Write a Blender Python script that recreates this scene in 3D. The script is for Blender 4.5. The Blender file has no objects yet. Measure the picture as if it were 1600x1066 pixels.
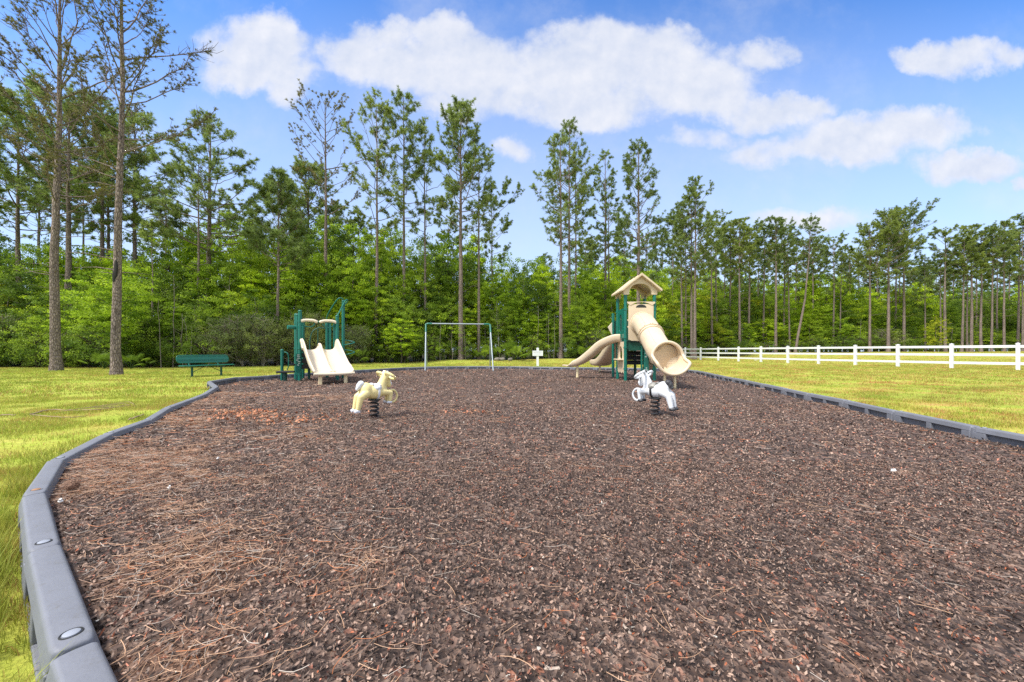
import bpy, math, random
import numpy as np
from mathutils import Vector, Matrix

R = math.radians
scene = bpy.context.scene
COL = scene.collection

# ------------------------------------------------------------------ camera, sky, sun, exposure
cam_data = bpy.data.cameras.new('camera')
cam = bpy.data.objects.new('camera', cam_data)
COL.objects.link(cam)
cam.location = (0, 0, 1.0)
cam.rotation_euler = (R(90), 0, 0)
cam_data.sensor_width = 36
cam_data.lens = 36 * 580 / 1600
cam_data.shift_y = 0.010
cam_data.clip_start = 0.05
cam_data.clip_end = 3000
scene.camera = cam

SUN_EL, SUN_AZ = 56, 232          # azimuth measured clockwise from +Y (view direction)
sun_data = bpy.data.lights.new('sun', 'SUN')
sun_data.energy = 2.9
sun_data.angle = R(12)
sun_data.color = (1.0, 0.95, 0.87)
sun = bpy.data.objects.new('sun', sun_data)
COL.objects.link(sun)
sd = Vector((math.sin(R(SUN_AZ)) * math.cos(R(SUN_EL)), math.cos(R(SUN_AZ)) * math.cos(R(SUN_EL)), math.sin(R(SUN_EL))))
sun.rotation_euler = sd.to_track_quat('Z', 'Y').to_euler()

scene.view_settings.view_transform = 'Standard'
scene.view_settings.look = 'None'
scene.view_settings.exposure = 0.95
scene.view_settings.gamma = 1
scene.cycles.max_bounces = 6
scene.cycles.transparent_max_bounces = 4
scene.cycles.use_denoising = False

world = bpy.data.worlds.new('World')
scene.world = world
world.use_nodes = True


def build_world():
    nt = world.node_tree
    nt.nodes.clear()
    N = nt.nodes.new
    L = nt.links.new

    def math_(op, a, b=None, c=None, clamp=False):
        n = N('ShaderNodeMath'); n.operation = op; n.use_clamp = clamp
        for i, v in enumerate((a, b, c)):
            if v is None: continue
            if isinstance(v, (int, float)): n.inputs[i].default_value = v
            else: L(v, n.inputs[i])
        return n.outputs[0]

    def mixc(f, a, b, mode='MIX'):
        n = N('ShaderNodeMix'); n.data_type = 'RGBA'; n.blend_type = mode
        if isinstance(f, (int, float)): n.inputs[0].default_value = f
        else: L(f, n.inputs[0])
        for i, v in ((6, a), (7, b)):
            if isinstance(v, tuple): n.inputs[i].default_value = (*v, 1)
            else: L(v, n.inputs[i])
        return n.outputs[2]

    tc = N('ShaderNodeTexCoord').outputs['Generated']
    sep = N('ShaderNodeSeparateXYZ'); L(tc, sep.inputs[0])
    X, Y, Z = sep.outputs
    sky = N('ShaderNodeTexSky'); sky.sky_type = 'NISHITA'; sky.sun_disc = False
    sky.sun_elevation = R(SUN_EL); sky.sun_rotation = R(SUN_AZ)
    sky.air_density = 1.0; sky.dust_density = 0.4; sky.ozone_density = 2.2
    yy = math_('MAXIMUM', Y, 0.08)
    U = math_('DIVIDE', X, yy)
    W = math_('DIVIDE', Z, yy)
    # domain warp for ragged cumulus outlines
    comb = N('ShaderNodeCombineXYZ'); L(U, comb.inputs[0]); L(W, comb.inputs[1])
    def noise(scale, detail, rough, off=0.0):
        mp = N('ShaderNodeMapping'); L(comb.outputs[0], mp.inputs[0]); mp.inputs['Location'].default_value = (off, off * 1.7, off * .3)
        n = N('ShaderNodeTexNoise'); n.inputs['Scale'].default_value = scale
        n.inputs['Detail'].default_value = detail; n.inputs['Roughness'].default_value = rough
        L(mp.outputs[0], n.inputs['Vector'])
        return n.outputs['Fac']
    n1 = noise(5.0, 9, .6, 1.3)
    n2 = noise(14.0, 8, .6, 7.1)
    wu = math_('ADD', U, math_('MULTIPLY', math_('SUBTRACT', noise(7, 6, .6, 3.3), .5), .16))
    ww = math_('ADD', W, math_('MULTIPLY', math_('SUBTRACT', noise(7, 6, .6, 9.9), .5), .14))

    def puff(px, py, rx, ry, amp=1.0):
        cu, cw = (px - 800) / 580, (549 - py) / 580
        a = math_('DIVIDE', math_('SUBTRACT', wu, cu), rx / 580)
        b = math_('DIVIDE', math_('SUBTRACT', ww, cw), ry / 580)
        d = math_('ADD', math_('MULTIPLY', a, a), math_('MULTIPLY', b, b))
        return math_('MULTIPLY', math_('SUBTRACT', 1.0, d), amp)
    puffs = [(400, 85, 95, 62), (430, 55, 50, 45), (370, 110, 60, 45), (450, 120, 60, 35, .7),
             (560, 85, 75, 45), (620, 100, 90, 45), (690, 60, 62, 50), (730, 110, 110, 60), (600, 55, 60, 30, .8),
             (960, 90, 130, 66), (900, 110, 130, 75), (1040, 80, 95, 55), (1060, 130, 130, 60), (930, 165, 150, 48), (800, 150, 90, 40, .8),
             (1180, 85, 75, 30, .65), (1200, 180, 95, 30, .8), (1110, 160, 80, 35, .8),
             (1440, 90, 55, 26, .9), (1500, 92, 80, 34, .9), (1570, 85, 60, 22, .7),
             (1360, 215, 150, 42), (1440, 200, 100, 36), (1300, 235, 110, 32), (1190, 240, 70, 28, .75),
             (1510, 262, 85, 30), (1590, 290, 30, 14, .8), (1260, 340, 110, 22, .55), (805, 235, 40, 22, .7),
             (1250, 165, 70, 22, .7), (1100, 215, 70, 16, .5), (700, 165, 70, 22, .6), (1700, 120, 90, 50), (1850, 250, 200, 60), (-150, 150, 180, 70), (-350, 320, 200, 50), (1900, 60, 150, 50),
             (300, -200, 260, 60), (900, -330, 350, 80), (1500, -250, 260, 70)]
    acc = None
    for p in puffs:
        v = puff(*p)
        if acc is None: acc = v
        else:
            n = N('ShaderNodeMath'); n.operation = 'SMOOTH_MAX'; n.inputs[2].default_value = .25
            L(acc, n.inputs[0]); L(v, n.inputs[1]); acc = n.outputs[0]
    dens = math_('ADD', acc, math_('MULTIPLY', math_('SUBTRACT', n1, .5), 1.1))
    dens = math_('ADD', dens, math_('MULTIPLY', math_('SUBTRACT', n2, .5), 1.0))
    mr = N('ShaderNodeMapRange'); mr.interpolation_type = 'SMOOTHERSTEP'
    L(dens, mr.inputs[0]); mr.inputs[1].default_value = -.28; mr.inputs[2].default_value = .85
    mask = mr.outputs[0]
    # thin veil
    veil = N('ShaderNodeMapRange'); veil.interpolation_type = 'SMOOTHSTEP'
    L(noise(2.2, 7, .65, 20), veil.inputs[0]); veil.inputs[1].default_value = .42; veil.inputs[2].default_value = .8; veil.inputs[4].default_value = .42
    front = math_('GREATER_THAN', Y, 0.1)
    mask = math_('MULTIPLY', math_('MAXIMUM', mask, veil.outputs[0]), math_('MULTIPLY', front, .93))
    # cloud body tone: bright crowns, faintly blue bases
    # relief of the billows: the same noise sampled a little higher up and to the left
    def noise_at(scale, detail, rough, off, du, dw):
        mp = N('ShaderNodeMapping'); L(comb.outputs[0], mp.inputs[0]); mp.inputs['Location'].default_value = (off + du, off * 1.7 + dw, off * .3)
        n = N('ShaderNodeTexNoise'); n.inputs['Scale'].default_value = scale; n.inputs['Detail'].default_value = detail; n.inputs['Roughness'].default_value = rough
        L(mp.outputs[0], n.inputs['Vector']); return n.outputs['Fac']
    rel = math_('ADD', math_('SUBTRACT', n1, noise_at(5.0, 9, .6, 1.3, -.02, .035)), math_('MULTIPLY', math_('SUBTRACT', noise_at(11, 7, .55, 4, 0, 0), noise_at(11, 7, .55, 4, -.012, .02)), .9))
    shade = N('ShaderNodeMapRange'); L(math_('ADD', math_('MULTIPLY', rel, 1.7), .55), shade.inputs[0])
    shade.inputs[1].default_value = 0; shade.inputs[2].default_value = 1
    cl = mixc(shade.outputs[0], (3.85, 4.25, 5.15), (5.35, 5.4, 5.7))
    # saturate the clear sky a little toward the deep blue of the photo, paler towards the horizon
    skyc = mixc(1.0, sky.outputs[0], (0.84, 1.25, 1.75), 'MULTIPLY')
    hor = N('ShaderNodeMapRange'); L(W, hor.inputs[0]); hor.inputs[1].default_value = .0; hor.inputs[2].default_value = .95
    hor.inputs[3].default_value = .92; hor.inputs[4].default_value = 0
    skyc = mixc(hor.outputs[0], skyc, (4.6, 5.4, 6.7))
    outc = mixc(mask, skyc, cl)
    # unseen broken overcast added behind and above the camera for soft, neutral fill light
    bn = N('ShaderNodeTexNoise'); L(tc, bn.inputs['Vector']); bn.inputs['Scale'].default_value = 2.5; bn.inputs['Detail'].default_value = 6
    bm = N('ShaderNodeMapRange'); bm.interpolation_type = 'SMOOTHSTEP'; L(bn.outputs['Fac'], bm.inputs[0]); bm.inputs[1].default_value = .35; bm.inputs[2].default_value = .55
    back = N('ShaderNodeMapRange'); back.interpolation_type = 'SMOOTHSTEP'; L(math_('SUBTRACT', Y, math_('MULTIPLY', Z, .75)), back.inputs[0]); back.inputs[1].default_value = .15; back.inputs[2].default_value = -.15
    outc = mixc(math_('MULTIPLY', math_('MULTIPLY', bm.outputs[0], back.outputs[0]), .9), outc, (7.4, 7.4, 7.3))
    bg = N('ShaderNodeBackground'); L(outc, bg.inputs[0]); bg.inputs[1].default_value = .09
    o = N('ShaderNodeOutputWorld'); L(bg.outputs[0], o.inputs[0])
build_world()

# ------------------------------------------------------------------ helpers
rng = np.random.default_rng(7)
random.seed(7)
F, HZ, CH = 580.0, 549.0, 1.0


def tag(o, label=None, cat=None, group=None, kind=None):
    if label: o['label'] = label
    if cat: o['category'] = cat
    if group: o['group'] = group
    if kind: o['kind'] = kind
    return o


def empty(name, loc, rz=0.0, label=None, cat=None, group=None):
    o = bpy.data.objects.new(name, None)
    COL.objects.link(o)
    o.location = loc; o.rotation_euler = (0, 0, rz); o.empty_display_size = .1
    return tag(o, label, cat, group)


def at(px, y, z=0.0):
    """ground point seen at photo pixel (px, y)"""
    Yd = F * (CH - z) / (y - HZ)
    return ((px - 800) / F * Yd, Yd, z)


def mesh_arrays(name, V, faces, cols=None, smooth=False, uvs=None):
    """faces: int array (n,3) or (n,4)"""
    V = np.asarray(V, np.float32); faces = np.asarray(faces, np.int32)
    me = bpy.data.meshes.new(name)
    nf, k = faces.shape
    me.vertices.add(len(V)); me.vertices.foreach_set('co', V.ravel())
    me.loops.add(nf * k); me.loops.foreach_set('vertex_index', faces.ravel())
    me.polygons.add(nf); me.polygons.foreach_set('loop_start', np.arange(0, nf * k, k, dtype=np.int32))
    me.update(calc_edges=True)
    if smooth: me.polygons.foreach_set('use_smooth', np.ones(nf, bool))
    if cols is not None:
        ca = me.color_attributes.new('Col', 'FLOAT_COLOR', 'POINT')
        c = np.ones((len(V), 4), np.float32); c[:, :3] = cols
        ca.data.foreach_set('color', c.ravel())
    me.validate(verbose=False)
    return me


def link_mesh(name, me, mat, parent=None):
    o = bpy.data.objects.new(name, me)
    COL.objects.link(o)
    if mat: me.materials.append(mat) if not me.materials else None
    if parent: o.parent = parent
    return o


def tube_geo(P, rad, n=8, closed=False, cap=True):
    P = np.asarray(P, float); m = len(P)
    rad = np.broadcast_to(np.asarray(rad, float), (m,))
    if closed:
        T = np.roll(P, -1, 0) - np.roll(P, 1, 0)
    else:
        T = np.gradient(P, axis=0)
    T /= np.linalg.norm(T, axis=1)[:, None] + 1e-12
    up = np.array([0, 0, 1.0]) if abs(T[0, 2]) < .9 else np.array([1.0, 0, 0])
    A = np.cross(T[0], up); A /= np.linalg.norm(A)
    V = np.zeros((m, n, 3)); ang = np.linspace(0, 2 * np.pi, n, endpoint=False)
    for i in range(m):
        A = A - T[i] * np.dot(A, T[i]); A /= np.linalg.norm(A) + 1e-12
        B = np.cross(T[i], A)
        V[i] = P[i] + rad[i] * (np.cos(ang)[:, None] * A + np.sin(ang)[:, None] * B)
    V = V.reshape(-1, 3); Fc = []
    for i in range(m if closed else m - 1):
        a, b = i * n, ((i + 1) % m) * n
        for j in range(n):
            k = (j + 1) % n
            Fc.append((a + j, a + k, b + k, b + j))
    if cap and not closed:
        Fc.append(tuple(range(n - 1, -1, -1))); Fc.append(tuple(range((m - 1) * n, m * n)))
    return V.tolist(), Fc


def spline(pts, k=8, closed=False):
    """Catmull-Rom through pts"""
    P = [np.array(p, float) for p in pts]; n = len(P); out = []
    rngi = range(n) if closed else range(n - 1)
    for i in rngi:
        if closed:
            p0, p1, p2, p3 = P[(i - 1) % n], P[i], P[(i + 1) % n], P[(i + 2) % n]
        else:
            p1, p2 = P[i], P[i + 1]
            p0 = P[i - 1] if i > 0 else 2 * p1 - p2
            p3 = P[i + 2] if i + 2 < n else 2 * p2 - p1
        for t in np.arange(k) / k:
            out.append(.5 * ((2 * p1) + (-p0 + p2) * t + (2 * p0 - 5 * p1 + 4 * p2 - p3) * t * t + (-p0 + 3 * p1 - 3 * p2 + p3) * t ** 3))
    if not closed: out.append(P[-1])
    return np.array(out)


class MB:
    def __init__(s): s.v = []; s.f = []
    def add(s, V, Fc):
        o = len(s.v); s.v += [tuple(p) for p in V]; s.f += [tuple(i + o for i in f) for f in Fc]; return s
    def box(s, c, d, rz=0.0, M=None):
        x, y, z = d[0] / 2, d[1] / 2, d[2] / 2
        V = [(-x, -y, -z), (x, -y, -z), (x, y, -z), (-x, y, -z), (-x, -y, z), (x, -y, z), (x, y, z), (-x, y, z)]
        if M is None: M = Matrix.Rotation(rz, 3, 'Z')
        V = [tuple(Vector(c) + M @ Vector(p)) for p in V]
        return s.add(V, [(0, 3, 2, 1), (4, 5, 6, 7), (0, 1, 5, 4), (1, 2, 6, 5), (2, 3, 7, 6), (3, 0, 4, 7)])
    def tube(s, P, r, n=10, closed=False): return s.add(*tube_geo(P, r, n, closed))
    def ball(s, c, r, n=10, M=None):
        if isinstance(r, (int, float)): r = (r, r, r)
        V = []; Fc = []
        for i in range(n + 1):
            a = math.pi * i / n
            for j in range(n * 2):
                b = math.pi * j / n
                p = Vector((r[0] * math.sin(a) * math.cos(b), r[1] * math.sin(a) * math.sin(b), r[2] * math.cos(a)))
                if M is not None: p = M @ p
                V.append(tuple(Vector(c) + p))
        w = n * 2
        for i in range(n):
            for j in range(w):
                k = (j + 1) % w
                if i == 0: Fc.append((0 * w + j, (i + 1) * w + j, (i + 1) * w + k))
                elif i == n - 1: Fc.append((i * w + j, (i + 1) * w + j, i * w + k))
                else: Fc.append((i * w + j, (i + 1) * w + j, (i + 1) * w + k, i * w + k))
        return s.add(V, Fc)
    def prism(s, outline, a0, a1, axis='y'):
        """closed 2-D outline extruded between a0 and a1 (outline = (x,z) for axis y, (y,z) for axis x, (x,y) for z)"""
        n = len(outline)
        def p(u, w, t): return {'y': (u, t, w), 'x': (t, u, w), 'z': (u, w, t)}[axis]
        V = [p(u, w, a0) for u, w in outline] + [p(u, w, a1) for u, w in outline]
        Fc = [tuple(range(n - 1, -1, -1)), tuple(range(n, 2 * n))] + [(i, (i + 1) % n, n + (i + 1) % n, n + i) for i in range(n)]
        return s.add(V, Fc)
    def ringplate(s, outer, inner, a0, a1, axis='y'):
        """plate with one hole; outer and inner outlines have the same number of points"""
        n = len(outer)
        def p(u, w, t): return {'y': (u, t, w), 'x': (t, u, w), 'z': (u, w, t)}[axis]
        V = [p(u, w, t) for t in (a0, a1) for ol in (outer, inner) for u, w in ol]
        Fc = []
        for i in range(n):
            k = (i + 1) % n
            Fc += [(i, k, n + k, n + i), (2 * n + i, 3 * n + i, 3 * n + k, 2 * n + k), (i, 2 * n + i, 2 * n + k, k), (n + i, n + k, 3 * n + k, 3 * n + i)]
        return s.add(V, Fc)
    def build(s, name, mat, parent=None, smooth=True, bevel=0.0, remesh=0.0, subs=0, angle=40):
        me = bpy.data.meshes.new(name)
        me.from_pydata(s.v, [], s.f); me.update()
        import bmesh
        b = bmesh.new(); b.from_mesh(me); bmesh.ops.recalc_face_normals(b, faces=b.faces); b.to_mesh(me); b.free()
        if smooth: me.polygons.foreach_set('use_smooth', [True] * len(me.polygons))
        o = bpy.data.objects.new(name, me); COL.objects.link(o)
        me.materials.append(mat)
        if parent: o.parent = parent
        if remesh:
            m = o.modifiers.new('remesh', 'REMESH'); m.mode = 'VOXEL'; m.voxel_size = remesh; m.use_smooth_shade = True
            m = o.modifiers.new('smooth', 'SMOOTH'); m.iterations = 5; m.factor = .6
        if bevel:
            m = o.modifiers.new('bevel', 'BEVEL'); m.width = bevel; m.segments = 3; m.limit_method = 'ANGLE'; m.angle_limit = R(35)
            m = o.modifiers.new('wn', 'WEIGHTED_NORMAL')
        elif smooth and not remesh:
            try:
                me.set_sharp_from_angle(angle=R(angle))
            except Exception: pass
        if subs:
            m = o.modifiers.new('subdivision', 'SUBSURF'); m.levels = subs; m.render_levels = subs
        return o


def copy_tree(o, parent=None, **kw):
    c = o.copy(); COL.objects.link(c)
    if parent is not None: c.parent = parent
    for ch in list(o.children): copy_tree(ch, c)
    return c


# ---- materials
def new_mat(name):
    m = bpy.data.materials.new(name); m.use_nodes = True
    nt = m.node_tree
    return m, nt, nt.nodes['Principled BSDF']


def ramp(nt, src, stops, interp='LINEAR'):
    r = nt.nodes.new('ShaderNodeValToRGB'); r.color_ramp.interpolation = interp
    el = r.color_ramp.elements
    while len(el) < len(stops): el.new(.5)
    for e, (p, c) in zip(el, stops): e.position = p; e.color = (*c, 1)
    nt.links.new(src, r.inputs[0]); return r.outputs[0]


def nz(nt, scale, detail=4, rough=.55, coord='Object', vscale=None, dist=0):
    if coord == 'World': src = nt.nodes.new('ShaderNodeNewGeometry').outputs['Position']
    else: src = nt.nodes.new('ShaderNodeTexCoord').outputs[coord]
    if vscale:
        mp = nt.nodes.new('ShaderNodeMapping'); mp.inputs['Scale'].default_value = vscale
        nt.links.new(src, mp.inputs[0]); src = mp.outputs[0]
    n = nt.nodes.new('ShaderNodeTexNoise'); n.inputs['Scale'].default_value = scale
    n.inputs['Detail'].default_value = detail; n.inputs['Roughness'].default_value = rough; n.inputs['Distortion'].default_value = dist
    nt.links.new(src, n.inputs['Vector']); return n.outputs['Fac']


def mixn(nt, f, a, b, mode='MIX'):
    n = nt.nodes.new('ShaderNodeMix'); n.data_type = 'RGBA'; n.blend_type = mode
    if isinstance(f, (int, float)): n.inputs[0].default_value = f
    else: nt.links.new(f, n.inputs[0])
    for i, v in ((6, a), (7, b)):
        if isinstance(v, tuple): n.inputs[i].default_value = (*v, 1)
        else: nt.links.new(v, n.inputs[i])
    return n.outputs[2]


def bump(nt, bsdf, h, strength=.5, dist=.02):
    b = nt.nodes.new('ShaderNodeBump'); b.inputs['Strength'].default_value = strength; b.inputs['Distance'].default_value = dist
    nt.links.new(h, b.inputs['Height']); nt.links.new(b.outputs[0], bsdf.inputs['Normal'])


def plastic(name, c, rough=.4, var=.12, scale=6, bumps=.0, dirt=None, metal=0.0):
    m, nt, b = new_mat(name)
    f = nz(nt, scale, 5, .6)
    lo = tuple(x * (1 - var) for x in c); hi = tuple(min(1, x * (1 + var)) for x in c)
    col = ramp(nt, f, [(.3, lo), (.7, hi)])
    if dirt:
        f2 = nz(nt, scale * 3.3, 6, .7)
        r = nt.nodes.new('ShaderNodeMapRange'); r.inputs[1].default_value = .56; r.inputs[2].default_value = .72; r.inputs[4].default_value = .6
        nt.links.new(f2, r.inputs[0])
        col = mixn(nt, r.outputs[0], col, dirt)
    nt.links.new(col, b.inputs['Base Color'])
    b.inputs['Roughness'].default_value = rough; b.inputs['Metallic'].default_value = metal
    if bumps: bump(nt, b, nz(nt, 60, 3), bumps, .004)
    return m


M_TAN = plastic('tan_plastic', (.66, .53, .37), .38, .05, 3, .05)
M_TAN_IN = M_TAN
M_CREAM = plastic('cream_plastic', (.70, .60, .45), .4, .05, 3, .05)
M_TANPOST = plastic('tan_metal', (.80, .66, .40), .4, .05, 8)
M_GREEN = plastic('green_metal', (.003, .135, .098), .35, .15, 8)
M_DKGREEN = plastic('dark_green_plastic', (.006, .075, .05), .5, .15, 8)
M_BLACK = plastic('black_deck_coating', (.02, .02, .02), .55, .3, 20)
M_WHITEV = plastic('white_vinyl', (.72, .73, .76), .45, .03, 2)
M_GALV = plastic('galvanised_steel', (.30, .35, .38), .4, .1, 10, metal=.35)
M_TIMBER = plastic('grey_recycled_plastic', (.165, .172, .20), .62, .10, 5, .35, dirt=(.13, .125, .12))
M_CAP = plastic('stake_cap', (.30, .32, .37), .4, .1, 10)
M_RUSTCAP = plastic('rusty_stake_cap', (.30, .16, .08), .7, .3, 30)
M_YEL = plastic('pale_yellow_paint', (.80, .67, .31), .4, .07, 9, dirt=(.80, .70, .46))
M_LAV = plastic('worn_white_paint', (.72, .73, .78), .45, .06, 12, dirt=(.5, .5, .55))
M_HWHITE = plastic('white_paint', (.70, .72, .74), .4, .03, 9)
M_DKGREY = plastic('worn_dark_paint', (.035, .035, .04), .5, .3, 12, dirt=(.5, .5, .5))
M_MOTTLE = plastic('mottled_grey_paint', (.26, .25, .22), .5, .6, 26, dirt=(.7, .7, .68))
M_SPRING = plastic('black_spring_steel', (.02, .02, .022), .35, .2, 20)
M_WOODGREY = plastic('weathered_stick', (.30, .21, .13), .8, .3, 14, .5)
M_SIGNINK = plastic('sign_ink', (.16, .16, .20), .6, .1, 10)
M_PAPER = plastic('white_paper_litter', (.8, .8, .78), .7, .05, 10)
M_WHITEMARK = plastic('white_printed_mark', (.62, .70, .62), .6, .05, 10)

# ------------------------------------------------------------------ terrain
def vnoise(x, y, s, seed=0):
    """smooth value noise, x and y arrays, s = cell size"""
    x = np.asarray(x) / s; y = np.asarray(y) / s
    xi = np.floor(x).astype(np.int64); yi = np.floor(y).astype(np.int64)
    fx = x - xi; fy = y - yi
    fx = fx * fx * (3 - 2 * fx); fy = fy * fy * (3 - 2 * fy)
    def h(a, b):
        n = (a * 374761393 + b * 668265263 + seed * 1442695041) & 0xFFFFFFFF
        n = ((n ^ (n >> 13)) * 1274126177) & 0xFFFFFFFF
        return ((n ^ (n >> 16)) & 0xFFFF) / 65535.0
    return (h(xi, yi) * (1 - fx) + h(xi + 1, yi) * fx) * (1 - fy) + (h(xi, yi + 1) * (1 - fx) + h(xi + 1, yi + 1) * fx) * fy


def fnoise(x, y, s, o=4, seed=0):
    v = 0; a = 1; t = 0
    for k in range(o):
        v = v + a * vnoise(x, y, s / 2 ** k, seed + k * 17); t += a; a *= .55
    return v / t

# forest edge: photo px -> (distance, ground height)
EDGE = [(-500, 20.5, 0.0), (-100, 22, .0), (0, 22.5, .0), (200, 22.0, .0), (400, 24, .0), (560, 28, .08), (720, 33, .23), (880, 36, .29), (1000, 42, .31),
        (1070, 52, .33), (1230, 60, .80), (1400, 60, .90), (1600, 62, .99), (1900, 62, 1.0)]
EX = np.array([e[0] for e in EDGE], float); EZ = np.array([e[1] for e in EDGE]); EH = np.array([e[2] for e in EDGE])
FENCE_PX = [(1051, 561.0, 17.4), (1070.6, 561.6, 18.4), (1094.6, 562.6, 19.9), (1122.3, 563.5, 21.4), (1154, 564.6, 23.1), (1189, 565.8, 24.9), (1231, 567, 27.0), (1279, 568.4, 29.3),
            (1336.5, 570.6, 31.8), (1403, 573, 35.0), (1487, 575.6, 38.8), (1590.5, 578.2, 42.5), (1727, 581.5, 47.2), (1900, 585.5, 53.5)]
FENCE = [((px - 800) / F * (F * 1.46 / h), F * 1.46 / h) for px, y, h in FENCE_PX]
_ctrl = []
for px, Z, h in EDGE:
    for dz in (0, 12, 40, 90): _ctrl.append(((px - 800) / F * (Z + dz), Z + dz, h + (0 if px < 1000 else .0)))
for x, y in FENCE: _ctrl += [(x, y, 0.0), (x - 4, y - 3, 0)]
for x in range(-60, 60, 6):
    for y in range(-20, 20, 5):
        if y < 18: _ctrl.append((x, y, 0.0))
for x in range(-14, 12, 3):
    for y in (20, 22, 24, 25.5): _ctrl.append((x, y, 0.0))
for x in (10, 14, 17):
    for y in (28, 34, 40): _ctrl.append((x, y, 0.0))
_ctrl = np.array(_ctrl)


def ground_h(x, y):
    x = np.atleast_1d(np.asarray(x, float)); y = np.atleast_1d(np.asarray(y, float))
    out = np.zeros(len(x))
    for i in range(0, len(x), 4000):
        d2 = (x[i:i + 4000, None] - _ctrl[:, 0]) ** 2 + (y[i:i + 4000, None] - _ctrl[:, 1]) ** 2 + .5
        w = d2 ** -2.0
        out[i:i + 4000] = (w * _ctrl[:, 2]).sum(1) / w.sum(1)
    return out
def gh(x, y): return float(ground_h([x], [y])[0])


# ---- border polyline (top centre of the timbers), world coordinates
BT = 0.17
def bpt(px, y): Z = F * (CH - BT) / (y - HZ); return ((px - 800) / F * Z, Z)
LEFT = [(-.42, .50)] + [bpt(*p) for p in ((117, 1011), (70, 856), (53, 772), (87, 719), (166, 678.5), (229, 656.5), (261, 637), (297, 624), (321, 614.5), (338, 604), (327, 596), (369, 589.5))]
BACK = [bpt(*p) for p in ((418, 587), (449, 584.6), (478, 583), (508, 581.5), (540, 579.4), (572, 577.6), (604, 575.8), (635, 574.2), (666, 573.2), (697, 572.6), (730, 572.3), (763, 572.3), (797, 572.6), (830, 573),
                           (862, 573.5), (895, 574), (930, 574.2), (965, 574.6), (1000, 575), (1036, 575.6), (1068, 576.7))]
RIGHT = [bpt(*p) for p in ((1088, 579), (1104.5, 582), (1119.5, 585.4), (1132.5, 588), (1148.5, 591), (1169, 595), (1194, 600), (1228, 607), (1265, 614.8), (1323, 625.5), (1401.5, 642), (1526, 666.5))] + \
        [(5.02, 3.1), (4.7, 1.95), (4.1, .9), (3.2, .1), (2.1, -.35), (.95, -.3), (.25, .05)]
POLY = LEFT + BACK + RIGHT


def inside(x, y, poly=POLY, grow=0):
    x = np.asarray(x); y = np.asarray(y); r = np.zeros(x.shape, bool)
    n = len(poly); j = n - 1
    for i in range(n):
        xi, yi = poly[i]; xj, yj = poly[j]
        c = ((yi > y) != (yj > y)) & (x < (xj - xi) * (y - yi) / (yj - yi + 1e-12) + xi)
        r ^= c; j = i
    return r


def dist_poly(x, y, poly=POLY):
    x = np.asarray(x); y = np.asarray(y); d = np.full(x.shape, 1e9)
    n = len(poly)
    for i in range(n):
        ax, ay = poly[i]; bx, by = poly[(i + 1) % n]
        t = np.clip(((x - ax) * (bx - ax) + (y - ay) * (by - ay)) / ((bx - ax) ** 2 + (by - ay) ** 2), 0, 1)
        d = np.minimum(d, np.hypot(x - ax - t * (bx - ax), y - ay - t * (by - ay)))
    return d


def edge_dist(x, y):
    """metres beyond the forest edge (negative on the lawn side)"""
    px = 800 + F * x / np.maximum(y, 3)
    return y - np.interp(px, EX, EZ)


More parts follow.
